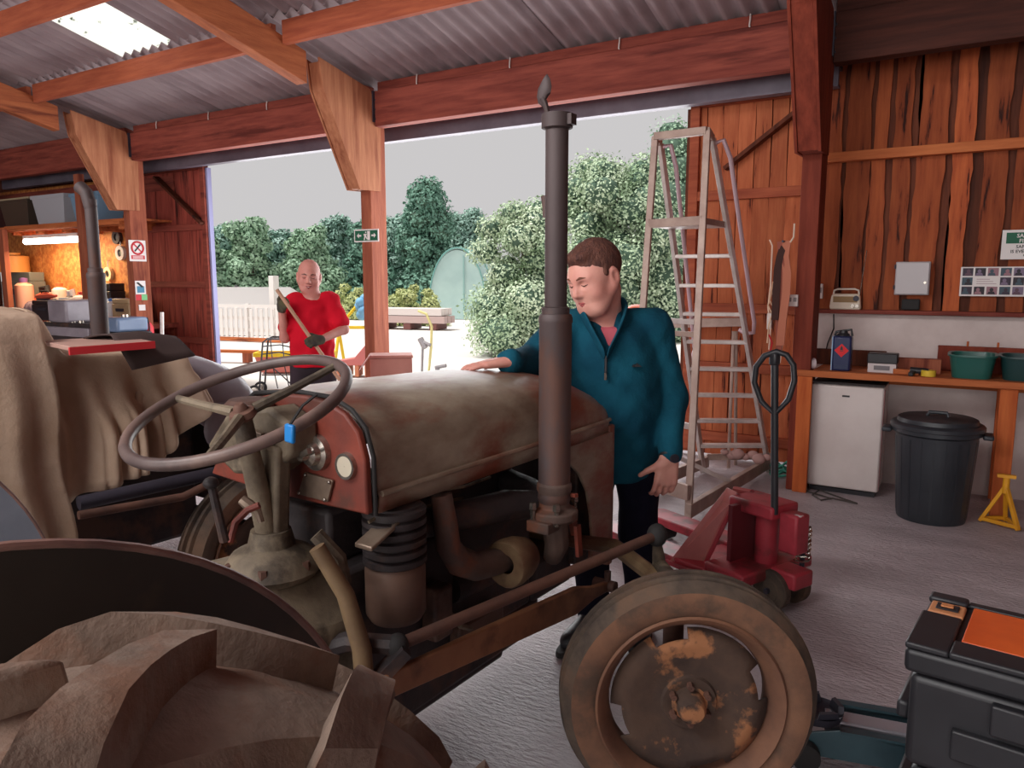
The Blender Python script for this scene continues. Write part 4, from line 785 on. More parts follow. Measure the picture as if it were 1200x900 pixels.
p = on(946, 434, 5.78); m = MB(); m.lathe([(.018, -.05), (.04, -.05), (.04, .05), (.018, .05), (.018, -.05)], c=(0, 0, .04), axis='x', n=24); o = m.build('paper_roll', flat('white_paper', (214, 200, 204)), bevel=.002); put(o, p, R(30)); tag(o, 'white paper roll lying on the left end of the worktop', 'roll')
def crate(name, lb, cat, loc, d, m_, bev=.004, rz=0., extra=None):
    t = thing(name, lb, cat, loc, rz); w, y, h = d
    m = MB(); m.bb((-w/2, -y/2, 0), (w/2, y/2, .012)); m.bb((-w/2, -y/2, .012), (-w/2+.012, y/2, h)); m.bb((w/2-.012, -y/2, .012), (w/2, y/2, h)); m.bb((-w/2+.012, -y/2, .012), (w/2-.012, -y/2+.012, h)); m.bb((-w/2+.012, y/2-.012, .012), (w/2-.012, y/2, h))
    m.build('body', m_, t, smooth=False, bevel=bev); return t
def block(name, lb, cat, loc, d, m_, bev=.006, rz=0.):
    m = MB(); m.bb((-d[0]/2, -d[1]/2, 0), (d[0]/2, d[1]/2, d[2])); o = m.build(name, m_, bevel=bev); put(o, loc, rz); return tag(o, lb, cat)
p = on(985, 434, 6.12); block('board_offcut', 'long dark brown board standing against the wall behind the blue can', 'board', p+Vector((0, .06, 0)), (.60, .03, .12), MT['plank_dark'], .003)
p = on(1034, 434, 5.85); bt = thing('battery', 'dark battery with white lower label on the worktop', 'battery', p)
m = MB(); m.bb((-.09, -.06, 0), (.09, .06, .065)); lab(m.build('label_case', flat('white_battery_label', (206, 196, 196)), bt, bevel=.004), 'white lower case')
m = MB(); m.bb((-.095, -.064, .066), (.095, .064, .135)); m.build('battery_lid', MT['black'], bt, bevel=.006)
m = MB(); m.bb((-.05, -.064, .02), (.05, -.0605, .05)); m.build('print_band', flat('grey_print', (120, 116, 120)), bt)
p = on(1068, 434, 5.95); block('timber_offcut', 'red-brown timber offcut lying behind the tools on the worktop', 'timber', p, (.36, .07, .10), MT['post'], .004, R(3))
p = on(1062, 438, 5.80); o = block('wooden_mallet', 'pale flat wooden offcut lying in front of the red-brown timber', 'timber', p, (.16, .05, .035), MT['bench'], .004, R(-8))
p = on(1078, 438, 5.78); hm_ = thing('hand_drill', 'small dark hand drill lying beside the yellow tape', 'tool', p)
m = MB(); m.tube((-.06, 0, .03), (.05, 0, .03), .026, .02, 14); m.build('drill_body', MT['black'], hm_)
m = MB(); m.bar((-.04, -.02, .02), (-.05, -.11, .015), .03, .028, (0, 0, 1)); m.build('drill_grip', MT['black'], hm_, bevel=.006)
p = on(1088, 438, 5.76); m = MB(); m.lathe([(.02, 0), (.045, 0), (.045, .04), (.02, .04), (.02, 0)], n=20); o = m.build('tape_roll', flat('yellow_tape', (224, 190, 60)), bevel=.002); put(o, p); tag(o, 'yellow tape roll lying left of the green tub', 'tape')
def tub(lb, x, y, mcol, w=.22, h=.145):
    t = thing('tub', lb, 'tub', (x, y, WT)); m = MB()
    def rr(w_, d_, z): return [Vector((w_*math.copysign(abs(math.cos(a))**.5, math.cos(a)), d_*math.copysign(abs(math.sin(a))**.5, math.sin(a)), z)) for a in [2*math.pi*k/28 for k in range(28)]]
    m.loft([rr(w*.42, .14, 0), rr(w*.5, .17, h), rr(w*.54, .185, h), rr(w*.54, .185, h+.012), rr(w*.47, .16, h+.01), rr(w*.40, .13, .012)]); m.build('tub_shell', mcol, t); return t
gtub = mat('dark_green_plastic', S(36, 92, 84), rough=.35); tub('dark green plastic tub, left of the pair on the worktop', .015, 5.88, gtub, .27); tub('dark green plastic tub, right one of the pair on the worktop', .305, 5.90, mat('darker_green_plastic', S(30, 62, 62), rough=.35), .27)
t = thing('seed_tray_rack', 'brown wooden rack with three pegs behind the green tubs', 'rack', (.16, 6.18, WT)); m = MB(); m.bb((-.36, -.02, 0), (.36, .02, .18)); m.build('rack_board', MT['post_dark'], t, smooth=False, bevel=.003)
for x in (-.18, 0.0, .2): m = MB(); m.tube((x, -.0, .18), (x, 0, .215), .007, n=6); m.build('peg', MT['bench_leg'], t)
# on the ledge: radio; on the wall: boxes, sockets, notices
rd = thing('radio', 'small cream portable radio with raised aerial on the ledge', 'radio', (-.84, 6.245, 1.325))
m = MB(); m.prism([(-.105, 0), (.105, 0), (.11, .02), (.10, .105), (.085, .12), (-.085, .12), (-.10, .105), (-.11, .02)], -.03, .03, 'xz'); m.build('case', flat('cream_plastic', (220, 204, 184), rough=.35), rd, bevel=.008)
m = MB(); m.bb((-.085, -.033, .055), (.085, -.0305, .10)); m.build('tuning_strip', flat('gold_strip', (150, 120, 80)), rd)
for x in (.055, .085): m = MB(); m.lathe([(.001, -.045), (.014, -.045), (.016, -.03)], c=(x, 0, .03), axis='y', n=16); m.build('knob', MT['chrome'], rd)
m = MB(); m.lathe([(.001, -.040), (.02, -.040), (.022, -.031)], c=(.075, 0, .085), axis='y', n=16); m.build('dial', MT['steel_dark'], rd)
m = MB(); m.path([(-.09, 0, .115), (-.085, 0, .145), (-.06, 0, .155), (.06, 0, .155), (.085, 0, .145), (.09, 0, .115)], .007, 8); m.build('carry_handle', flat('cream_handle', (226, 214, 200)), rd)
e1 = at(1016, 293, Y=6.25); m = MB(); m.tube((.095, .0, .11), (e1.x+.84, .0, e1.z-1.325), .003, n=6); m.build('aerial', MT['chrome'], rd)
jb = thing('fuse_box', 'grey steel fuse box on the plank wall above the ledge', 'fuse box', (-.40, 6.29, 1.44))
m = MB(); m.bb((-.112, -.07, 0), (.112, .0, .24)); m.build('box', flat('grey_box', (176, 170, 172), rough=.45), jb, bevel=.006)
m = MB(); m.bb((-.106, -.08, .006), (.106, -.071, .234)); m.build('door', flat('grey_box_door', (188, 182, 184), rough=.4), jb, bevel=.004)
m = MB(); m.lathe([(.001, -.09), (.009, -.09), (.01, -.08)], c=(.085, 0, .09), axis='y', n=12); m.build('lock', MT['chrome'], jb)
for z in (.04, .19): m = MB(); m.tube((-.115, -.075, z), (-.115, -.075, z+.03), .006, n=6); m.build('hinge', MT['steel_dark'], jb)
m = MB(); m.bb((-.06, -.045, -.11), (.06, .0, -.03)); m.build('cable_gland', MT['rubber'], jb, bevel=.01)
for (x, y, z, w, h, lb) in ((-1.155, 5.70, 1.36, .075, .085, 'white double socket on the dark timber post'), (-1.08, 6.27, 1.405, .075, .115, 'white switch plate on the plank wall left of the radio')):
    s_ = thing('switch' if h > .1 else 'socket', lb, 'switch' if h > .1 else 'socket', (x+.035, y if h > .1 else 5.72, z)); m = MB(); m.bb((-w/2, -.03, 0), (w/2, 0, h)); m.build('plate', MT['white'], s_, bevel=.004)
    for dx in (-.018, .018): m = MB(); m.bb((dx-.011, -.034, h*.4), (dx+.011, -.0305, h*.75)); m.build('rocker', flat('grey_rocker', (140, 132, 132)), s_)
def text(parent, body, size, loc, colr, name='lettering', bold=True, rot=(R(90), 0, 0), align='LEFT'):
    cu = bpy.data.curves.new(name, 'FONT'); cu.body = body; cu.size = size; cu.extrude = .0006; cu.align_x = align; cu.resolution_u = 2; cu.offset = .0006*size/.03 if bold else 0
    o = bpy.data.objects.new(name, cu); COL.objects.link(o); dg = bpy.context.evaluated_depsgraph_get(); me = bpy.data.meshes.new_from_object(o.evaluated_get(dg)); bpy.data.objects.remove(o)
    me.materials.clear(); me.materials.append(colr); o = link(name, me, parent); o.location = loc; o.rotation_euler = rot; return o
WHT = flat('print_white', (226, 220, 218)); BLK = flat('print_black', (30, 28, 30)); GRN = flat('sign_green', (24, 92, 66)); RED = flat('sign_red', (196, 44, 56)); BLU = flat('sign_blue', (70, 130, 160))
sg = thing('safety_sign', 'white sign with green heading on the plank wall at the right edge', 'sign', (.13, 6.30, 1.69))
m = MB(); m.bb((0, -.008, 0), (.36, -.002, .20)); m.build('board', WHT, sg)
m = MB(); m.bb((.025, -.010, .108), (.335, -.0085, .182)); m.build('green_heading', GRN, sg)
text(sg, 'SAFETY', .036, (.085, -.0105, .148), WHT); text(sg, 'FIRST', .036, (.10, -.0105, .113), WHT); text(sg, 'SAFETY', .030, (.085, -.0085, .076), BLK); text(sg, 'IS EVERYONE\'S', .030, (.055, -.0085, .044), BLK); text(sg, 'RESPONSIBILITY', .018, (.13, -.0085, .02), BLK)
pb = thing('photo_board', 'white board of small photographs on the plank wall at the right edge', 'notice', (-.10, 6.30, 1.435))
m = MB(); m.bb((0, -.008, 0), (.62, -.002, .205)); m.build('board', WHT, pb)
pr_ = random.Random(4); pc_ = [flat('photo%d' % k, c) for k, c in enumerate(((60, 50, 66), (96, 70, 84), (120, 104, 128), (66, 84, 96), (150, 110, 120), (48, 42, 50)))]
for j in range(3):
    for i in range(8):
        if j == 1 and i in (1, 2, 6): continue
        x0, z0 = .012+i*.076, .012+j*.065; m = MB(); m.bb((x0, -.0095, z0), (x0+.064, -.0082, z0+.055)); ph_ = m.build('photo', pc_[(i*5+j*3) % 6], pb)
        m = MB(); m.lathe([(.001, 0), (.014, 0)], c=(0, 0, 0), axis='y', n=12); m.M = Matrix.Translation((x0+.03+pr_.uniform(-.01, .01), -.0099, z0+.034)); m.lathe([(.001, -.0), (.013, -.0), (.013, .0003)], axis='y', n=12); m.M = Matrix.Identity(4)
        m = MB(); c_ = Vector((x0+.032+pr_.uniform(-.01, .01), -.0098, z0+.033)); m.prism([(c_.x+.012*math.cos(a), c_.z+.014*math.sin(a)) for a in [k*math.pi/5 for k in range(10)]], -.0100, -.0096, 'xz'); m.prism([(c_.x-.024, z0+.002), (c_.x+.024, z0+.002), (c_.x+.016, c_.z-.012), (c_.x-.016, c_.z-.012)], -.0100, -.0096, 'xz'); m.build('portrait', pc_[(i*7+j*2+3) % 6], ph_, smooth=False)
for j in (0, 1, 2): m = MB(); m.bb((.10, -.0095, .085+.016*j), (.22-.02*j, -.0083, .089+.016*j)); m.build('text_line', flat('pale_mauve', (170, 140, 150)), pb)
# straps and ropes hanging on the post by the pallet truck
st = thing('ratchet_straps', 'bundle of hanging brown straps and ropes on the dark post', 'straps', (-1.26, 5.66, 0)); SX = Vector((-1.26, 5.66, 0))
def hp(px, py, Y=5.64): return at(px, py, Y=Y)-SX
for nm, cl, w, pts in (('strap', (186, 116, 92), .055, [(922, 282), (920, 300), (922, 320), (921, 345), (917, 375), (914, 405)]), ('strap', (150, 84, 70), .04, [(914, 283), (916, 310), (914, 340), (912, 380), (913, 410)]), ('strap', (66, 42, 38), .05, [(919, 285), (914, 300), (911, 316), (909, 350), (908, 375)])):
    m = MB(); P_ = [hp(x, y, 5.62-.015*i) for i, (x, y) in enumerate(pts)]; vs = []
    m.loft([[p_+Vector((-w/2, 0, 0)), p_+Vector((w/2, -.01*math.sin(i*2), 0)), p_+Vector((w/2, .008, 0)), p_+Vector((-w/2, .008, 0))] for i, p_ in enumerate(P_)]); m.build(nm, flat('strap_%d' % cl[0], cl, rough=.9), st, ang=60)
for k, (cl, pts) in enumerate((((226, 196, 176), [(902, 281), (905, 288), (904, 310), (903, 335), (900, 360), (903, 385), (901, 410)]), ((222, 190, 160), [(912, 328), (904, 345), (900, 358), (905, 368), (901, 380), (899, 402)]), ((230, 206, 190), [(914, 388), (916, 400), (913, 425)]), ((214, 170, 140), [(906, 330), (902, 352), (908, 364), (903, 374)]), ((220, 200, 180), [(931, 262), (930, 278), (926, 284)]), ((190, 40, 50), [(901, 392), (905, 402), (902, 414)]))):
    m = MB(); m.path([hp(x, y, 5.60-.004*k) for x, y in pts], .006 if k != 2 else .012, 6); m.build('rope', flat('rope_%d' % k, cl, rough=.9), st)
m = MB(); q = hp(903, 376); m.box(q+Vector((0, -.03, 0)), (.035, .03, .12)); m.build('ratchet', MT['alu'], st, bevel=.006)
m = MB(); q = hp(919, 283); m.tube(q+Vector((0, .08, 0)), q+Vector((0, -.05, 0)), .008, n=8); m.build('hook', MT['steel_dark'], st)
for pts, lb in ((((956, 368), (954, 390), (948, 408), (945, 424)), 'dark cable hanging down the white wall left of the blue can'), (((977, 368), (977, 385), (970, 402), (967, 415), (968, 424)), 'dark cable hanging behind the blue can')):
    m = MB(); m.path([at(x, y, Y=6.29) for x, y in pts], .005, 6); tag(m.build('hanging_cable', MT['rubber']), lb, 'cable')

# ================================================================== SIGNS ON THE POSTS
ex = thing('exit_sign', 'green and white running-man exit sign on the middle post', 'sign', at(416, 268, Y=5.70), 0)
a, b = at(416, 284, Y=5.70), at(444, 268, Y=5.70); ex.location = (a.x, 5.70, a.z); w, h = b.x-a.x, b.z-a.z
m = MB(); m.bb((0, -.008, 0), (w, .0, h)); m.build('board', WHT, ex)
m = MB(); m.bb((.012, -.010, .012), (w-.012, -.0085, h-.012)); m.build('green_panel', GRN, ex)
def flatpoly(parent, name, pts, m_, y=-.0115): q = MB(); q.prism(pts, y, y+.0014, 'xz'); return q.build(name, m_, parent, smooth=False)
flatpoly(ex, 'arrow', [(w*.12, h*.5), (w*.2, h*.7), (w*.2, h*.57), (w*.30, h*.57), (w*.30, h*.43), (w*.2, h*.43), (w*.2, h*.3)], WHT)
flatpoly(ex, 'door_mark', [(w*.55, h*.15), (w*.66, h*.15), (w*.66, h*.85), (w*.55, h*.85)], WHT)
flatpoly(ex, 'running_figure', [(w*.40, h*.15), (w*.44, h*.15), (w*.47, h*.4), (w*.52, h*.2), (w*.55, h*.24), (w*.50, h*.5), (w*.53, h*.62), (w*.50, h*.66), (w*.47, h*.6), (w*.43, h*.66), (w*.39, h*.55), (w*.42, h*.52), (w*.43, h*.4)], WHT)
flatpoly(ex, 'figure_head', [(w*.49+w*.025*math.cos(k), h*.76+h*.06*math.sin(k)) for k in np.linspace(0, 5.6, 9)], WHT)
flatpoly(ex, 'arrow', [(w*.90, h*.5), (w*.82, h*.7), (w*.82, h*.57), (w*.72, h*.57), (w*.72, h*.43), (w*.82, h*.43), (w*.82, h*.3)], WHT)
def post_sign(nm, lb, px0, py0, px1, py1):
    a, b = at(px0, py1, X=XL+.004), at(px1, py0, X=XL+.004); t = thing(nm, lb, 'sign', (XL+.002, a.y, a.z), R(90)); w, h = b.y-a.y, b.z-a.z
    m = MB(); m.bb((0, -.006, 0), (w, 0, h)); m.build('board', WHT, t); return t, w, h
t, w, h = post_sign('prohibition_sign', 'red and white prohibition sign on the left post', 152, 282, 170, 306)
m = MB(); m.torus((w*.5, -.008, h*.63), w*.34, w*.055, Matrix.Rotation(R(90), 3, 'X'), 28, 6); m.build('red_ring', RED, t)
flatpoly(t, 'red_bar', [(w*.25, h*.80), (w*.31, h*.85), (w*.75, h*.47), (w*.70, h*.42)], RED, -.0085)
flatpoly(t, 'black_mark', [(w*.30, h*.50), (w*.36, h*.45), (w*.70, h*.78), (w*.64, h*.83)], BLK, -.0095)
flatpoly(t, 'red_caption', [(w*.1, h*.10), (w*.9, h*.10), (w*.9, h*.28), (w*.1, h*.28)], RED, -.0085)
for k in range(3): flatpoly(t, 'caption_line', [(w*(.18+.0*k), h*(.13+.045*k)), (w*.8, h*(.13+.045*k)), (w*.8, h*(.15+.045*k)), (w*.18, h*(.15+.045*k))], WHT, -.0105)
t, w, h = post_sign('leaflet', 'white leaflet with a blue picture on the left post below the red sign', 159, 329, 170, 345)
flatpoly(t, 'blue_picture', [(w*.15, h*.12), (w*.85, h*.12), (w*.85, h*.6), (w*.15, h*.6)], BLU, -.0085); flatpoly(t, 'dark_stroke', [(w*.1, h*.85), (w*.3, h*.9), (w*.8, h*.55), (w*.6, h*.5)], BLK, -.0095)
t, w, h = post_sign('sticker', 'red and green sticker on the left post under the leaflet', 159, 345, 172, 352)
flatpoly(t, 'red_half', [(0, 0), (w*.5, 0), (w*.5, h), (0, h)], RED, -.0085); flatpoly(t, 'green_half', [(w*.52, 0), (w, 0), (w, h), (w*.52, h)], flat('pale_green', (120, 190, 130)), -.0085)
t, w, h = post_sign('notice', 'small plain white card low on the left post', 163, 357, 170, 364)

# ================================================================== LIT WORKBENCH BAY AT THE LEFT
sh = thing('storage_shelf', 'timber shelf on square posts above the cluttered workbench', 'shelf', (-11.6, 5.9, 0))
a, b = at(5, 268, Y=5.9), at(146, 258, Y=5.9)
m = MB(); m.bb((a.x+11.6, 0, a.z-.06), (b.x+11.6+.2, .04, a.z+.03)); m.bb((a.x+11.7, -.075, a.z-.05), (b.x+11.6, 0, a.z-.01)); m.build('shelf_edge', MT['bench'], sh, smooth=False)
m = MB(); m.bb((a.x+11.6-.6, .04, a.z-.0), (b.x+11.6+.2, .62, a.z+.025)); m.build('shelf_board', MT['bench'], sh, smooth=False)
for k in range(5): m = MB(); m.bb((a.x+11.6+.1+.7*k, .05, a.z-.10), (a.x+11.6+.16+.7*k, .62, a.z-.005)); m.build('joist', MT['bench'], sh, smooth=False)
for px, w_, tz in ((102, .13, 2.95), (8, .14, 2.3), (-40, .12, 2.95)):
    q = at(px, 300, Y=5.82); m = MB(); m.bb((q.x+11.6-w_/2, -.15, 0), (q.x+11.6+w_/2, -.075, tz)); m.build('post', MT['post'], sh, smooth=False, bevel=.005)
SZ = a.z+.026
def bin_box(lb, px0, px1, h, col, Y=6.1, name='storage_box', lid=None):
    Y += .06; p, q = at(px0, 255, Y=Y), at(px1, 255, Y=Y); w = q.x-p.x; t = thing(name, lb, 'box', ((p.x+q.x)/2, Y, SZ)); m_ = flat('box_%d_%d' % (px0, col[0]), col, rough=.4); m = MB()
    m.loft([[Vector((sx*w*k, sy*.2*k2, z)) for sx, sy in ((-1, -1), (1, -1), (1, 1), (-1, 1))] for z, k, k2 in ((0, .40, .85), (h*.88, .49, 1), (h*.88, .52, 1.05), (h, .52, 1.05), (h, .48, .96), (.02, .38, .8))]); m.build('shell', m_, t, smooth=False, bevel=.008)
    if lid: m = MB(); m.bb((-w*.52, -.2, h), (w*.52, .2, h+.03)); m.build('lid', flat('lid_%d' % px0, lid), t, bevel=.008)
    for s in (-1, 1): m = MB(); m.bb((s*w*.5-.03, -.06, h*.75), (s*w*.5+.03, .06, h*.84)); m.build('grip', m_, t, bevel=.004)
    return t
bin_box('pale grey plastic storage box on the shelf over the lamp', 55, 93, .42, (176, 178, 186)); bin_box('blue-grey storage box at the right end of the shelf', 100, 133, .40, (120, 150, 176), 6.12)
bin_box('dark lidded storage box on the shelf left of the grey one', 17, 50, .40, (74, 64, 56), 6.12, lid=(170, 156, 130)); bin_box('dark red-brown box at the left end of the shelf', -12, 14, .38, (80, 50, 48), 6.14)
lt = thing('strip_light', 'glowing fluorescent strip light under the shelf', 'lamp', (0, 6.05, 0)); p, q = at(27, 284, Y=6.05), at(90, 279, Y=6.05)
m = MB(); m.bb((p.x, .0, p.z+.05), (q.x, .09, a.z-.105)); m.build('fitting', MT['white'], lt, smooth=False)
m = MB(); m.tube((p.x+.02, .03, p.z+.01), (q.x-.02, .03, p.z+.01), .045, n=16); m.build('tube', mat('lit_tube', (1, 1, 1, 1), emit=(1, .93, .80, 1), estr=7), lt)
lamp('strip_light_glow', 'AREA', ((p.x+q.x)/2, 6.0, p.z-.06), (0, .35, -1), 38, (1, .74, .42), shape='RECTANGLE', size=q.x-p.x, size_y=.12)
# bench and its clutter
bl = thing('workbench', 'dark cluttered workbench under the strip light', 'workbench', (-11.6, 5.84, 0))
m = MB(); m.bb((-2.4, 0, .90), (2.25, .68, .96)); m.build('worktop', MT['beam'], bl, smooth=False)
for x in (-2.3, -.1, 2.1): 
    for y in (.03, .57): m = MB(); m.bb((x, y, 0), (x+.1, y+.09, .90)); m.build('leg', MT['post_dark'], bl, smooth=False)
m = MB(); m.bb((-2.3, .1, .3), (2.1, .64, .34)); m.build('low_shelf', MT['post_dark'], bl, smooth=False)
BZ = .96
def bpt(px, Y): q = at(px, 370, Y=Y); return Vector((q.x, Y, BZ))
def H(py, px, Y): return at(px, py, Y=Y).z-BZ
def item(nm, lb, cat, px0, px1, py, Y, col, dep=.2, kind='box', top=None, base=None):
    Y = min(Y+.27, 6.33); dep = min(dep, .24)
    a_, b_ = at(px0, 370, Y=Y), at(px1, 370, Y=Y); w = b_.x-a_.x; bz = at((px0+px1)/2, base, Y=Y).z if base else BZ; h = at((px0+px1)/2, py, Y=Y).z-bz; t = thing(nm, lb, cat, ((a_.x+b_.x)/2, Y, bz)); m_ = flat(nm+'_%d' % px0, col, rough=.45); m = MB()
    if kind == 'box': m.bb((-w/2, -dep/2, 0), (w/2, dep/2, h*.8)); m.build('case', m_, t, bevel=.015); m = MB(); m.bb((-w*.48, -dep*.48, h*.8), (w*.48, dep*.48, h)); m.build('lid', flat(nm+'_top_%d' % px0, top or col, rough=.4), t, bevel=.012); m = MB(); m.bb((-w*.2, -dep/2-.02, h*.5), (w*.2, -dep/2, h*.62)); m.build('catch', MT['steel_dark'], t)
    elif kind == 'can': m.lathe([(.001, 0), (w/2, 0), (w/2, h*.82), (w*.3, h*.88), (w*.2, h*.88), (w*.2, h), (.001, h)], n=20); m.build('body', m_, t); m = MB(); m.lathe([(w*.22, h*.9), (w*.24, h), (.001, h+.01)], n=14); m.build('cap', flat(nm+'_cap_%d' % px0, top or (40, 40, 40)), t)
    elif kind == 'tool': m.path([(-w/2, 0, h*.35), (-w*.1, 0, h*.45), (w*.25, 0, h*.5), (w/2, 0, h*.45)], [h*.25, h*.34, h*.3, h*.12], 12); m.build('tool_body', m_, t); m = MB(); m.path([(-w*.25, 0, h*.5), (-w*.2, -.02, h*.9), (w*.15, -.02, h*.95), (w*.2, 0, h*.5)], h*.09, 8); m.build('grip', flat(nm+'_grip_%d' % px0, top or (40, 36, 36)), t); m = MB(); m.bb((-w*.4, -.05, 0), (w*.3, .05, h*.16)); m.build('base_plate', MT['steel_dark'], t)
    elif kind == 'rag':
        for k in range(4): m.sph((-w*.35+w*.23*k, .02*(k % 2), h*.36), max(w*.2, h*.36), 10, 7, (1, .8, .9 if h < w*.45 else 1))
        m.build('folds', m_, t)
    return t
item('tool_chest', 'grey metal tool chest on the bench left of the candle-coloured bottle', 'tool chest', 14, 48, 319, 6.2, (98, 100, 96), .4)
item('plastic_bucket', 'orange-lit pale bucket on top of the shelf end left of the lamp', 'bucket', 14, 30, 296, 5.98, (222, 150, 80), .25, 'can', (230, 160, 90), 319)
item('bottle', 'pale pink bottle with purple side on the bench', 'bottle', 26, 36, 326, 5.8, (214, 160, 140), .1, 'can', (120, 84, 140))
item('power_drill', 'orange and black power drill lying on the bench', 'tool', 48, 66, 334, 6.12, (226, 96, 56), .2, 'tool')
item('glue_bottle', 'white bottle with orange top among the bench tools', 'bottle', 68, 77, 332, 6.13, (214, 196, 186), .1, 'can', (226, 96, 50))
item('planer', 'red-orange hand planer in front of the bench tools', 'tool', 46, 68, 340, 5.66, (190, 84, 66), .14, 'tool', None, 352)
item('grinder', 'dark grinder with white guard near the tall exhaust pipe', 'tool', 82, 92, 338, 5.9, (56, 46, 52), .2, 'tool', (200, 190, 190))
item('paint_tin', 'small white paint tin beside the second exhaust pipe', 'tin', 93, 104, 342, 5.9, (206, 190, 186), .1, 'can', (190, 60, 50))
item('black_case', 'black tool case lying on the bench front', 'case', 46, 70, 352, 5.66, (48, 42, 46), .2)
item('grey_toolbox', 'grey plastic toolbox with pale lid at the bench front', 'toolbox', 78, 107, 349, 5.66, (124, 128, 146), .22, 'box', (150, 152, 168))
item('rag', 'crumpled purple-grey rag at the left of the bench', 'rag', 37, 47, 344, 5.72, (130, 110, 120), .2, 'rag')
item('blue_rag', 'bright blue rag on the bench right of the tall exhaust', 'rag', 127, 152, 338, 5.98, (56, 96, 170), .2, 'rag')
item('black_toolbag', 'black tool bag behind the blue rag', 'bag', 124, 140, 332, 6.13, (44, 38, 40), .25)
item('cardboard_box', 'beige cardboard box on the bench beside the left post', 'box', 140, 160, 350, 5.68, (190, 160, 124), .2)
item('spray_can', 'white spray can on the bench right of the exhaust', 'can', 128, 134, 350, 5.66, (214, 210, 214), .1, 'can', (60, 110, 180))
# bench drill and grinder on a stand in front of the bench, behind the covered tractor
mb = thing('engine_block', 'dark engine unit with grey cowling standing in front of the workbench', 'engine', (-10.2, 5.15, 0))
def rx(px, py): q = at(px, py, Y=5.1); return q-Vector((-10.2, 5.15, 0))
a_, b_ = rx(64, 378), rx(122, 352)
m = MB(); m.bb((a_.x, -.2, .62), (b_.x, .2, a_.z+.02)); m.build('crankcase', MT['greasy'], mb, bevel=.02)
m = MB(); m.bb((a_.x+.18, -.22, a_.z+.02), (a_.x+.6, .18, b_.z)); m.build('cowling', MT['greypaint'], mb, bevel=.03)
m = MB(); m.bb((a_.x+.12, -.24, a_.z-.14), (b_.x-.05, -.2, a_.z-.03)); m.build('side_panel', MT['greypaint'], mb, bevel=.01)
for x in (a_.x+.05, b_.x-.1):
    for y in (-.18, .12): m = MB(); m.bb((x, y, 0), (x+.06, y+.06, .62)); m.build('leg', MT['steel_dark'], mb)
for k in range(4): m = MB(); m.lathe([(.001, 0), (.035, 0), (.035, .05), (.001, .05)], c=(a_.x+.2+.18*k, -.12, a_.z-.0), n=14); m.build('filler_cap', MT['chrome'], mb)
ge = thing('generator', 'blue-grey generator with dark tank in front of the left post', 'generator', (-9.55, 5.2, 0))
p, q = at(135, 392, Y=5.2), at(160, 372, Y=5.2)
m = MB(); m.bb((p.x+9.55, -.2, .3), (q.x+9.55, .2, p.z+.05)); m.build('frame_case', MT['black'], ge, bevel=.03)
m = MB(); m.bb((p.x+9.57, -.21, p.z+.05), (q.x+9.50, .18, q.z)); m.build('tank', flat('slate_blue', (104, 122, 150), rough=.35), ge, bevel=.03)
m = MB(); m.bb((p.x+9.57, -.19, 0), (q.x+9.53, .19, .3)); m.build('base_frame', MT['steel_dark'], ge)
m = MB(); m.lathe([(.001, 0), (.04, 0), (.04, .03), (.001, .035)], c=((p.x+q.x)/2+9.55, 0, q.z), n=14); m.build('fuel_cap', MT['chrome'], ge)
gp = at(185, 374, Y=5.35); m = MB(); m.tube((0, 0, 0), (.03, .05, gp.z+.08), .022, n=10); o = m.build('grey_pipe', MT['alu']); put(o, (gp.x-.02, 5.35, 0)); tag(o, 'short grey pipe standing against the left sliding door', 'pipe')
ex2 = thing('fire_extinguisher', 'red fire extinguisher standing at the foot of the left post', 'fire extinguisher', (at(172, 380, Y=5.5).x, 5.5, 0)); hz = at(172, 374, Y=5.5).z
m = MB(); m.lathe([(.001, hz-.5), (.075, hz-.5), (.075, hz-.1), (.05, hz-.05), (.02, hz-.03), (.02, hz), (.001, hz)], n=20); m.build('cylinder', RED, ex2)
m = MB(); m.bb((-.08, -.08, 0), (.08, .08, hz-.5)); m.build('stand', MT['steel_dark'], ex2, bevel=.004)
m = MB(); m.lathe([(.0765, hz-.4), (.0768, hz-.2)], n=20); m.build('label_band', WHT, ex2)
m = MB(); m.path([(0, 0, hz), (.05, -.02, hz+.02), (.09, -.03, hz-.05), (.09, -.02, hz-.3)], .009, 6); m.build('hose', MT['rubber'], ex2)
# hooks and tools on the side panel between shelf post and left post
for px0, py0, px1, py1, nm, lb, cl in ((132, 270, 140, 286, 'pulley', 'dark pulley hanging on the board right of the lamp', (60, 44, 44)), (136, 290, 145, 303, 'white_padlock', 'white and black clamp hanging on the board right of the lamp', (200, 190, 190)), (122, 312, 130, 330, 'wall_clock', 'small round cream gauge hanging right of the tall exhaust', (214, 190, 150))):
    p, q = at(px0, py1, Y=6.5), at(px1, py0, Y=6.5); t = thing(nm.replace('white_', ''), lb, 'tool', ((p.x+q.x)/2, 6.54, (p.z+q.z)/2)); r_ = (q.x-p.x)/2
    m = MB(); m.lathe([(r_*.5, -.05), (r_, -.05), (r_, 0), (r_*.5, 0), (r_*.5, -.05)], axis='y', n=24); m.build('ring', flat(nm, cl), t)
    m = MB(); m.lathe([(.001, -.03), (r_*.45, -.03), (r_*.45, 0), (.001, 0)], axis='y', n=20); m.build('centre', MT['black'], t)
    m = MB(); m.path([(0, -.025, r_*.8), (0, -.025, r_*1.8), (.02, 0, r_*2)], .008, 6); m.build('hook', MT['chrome'], t)
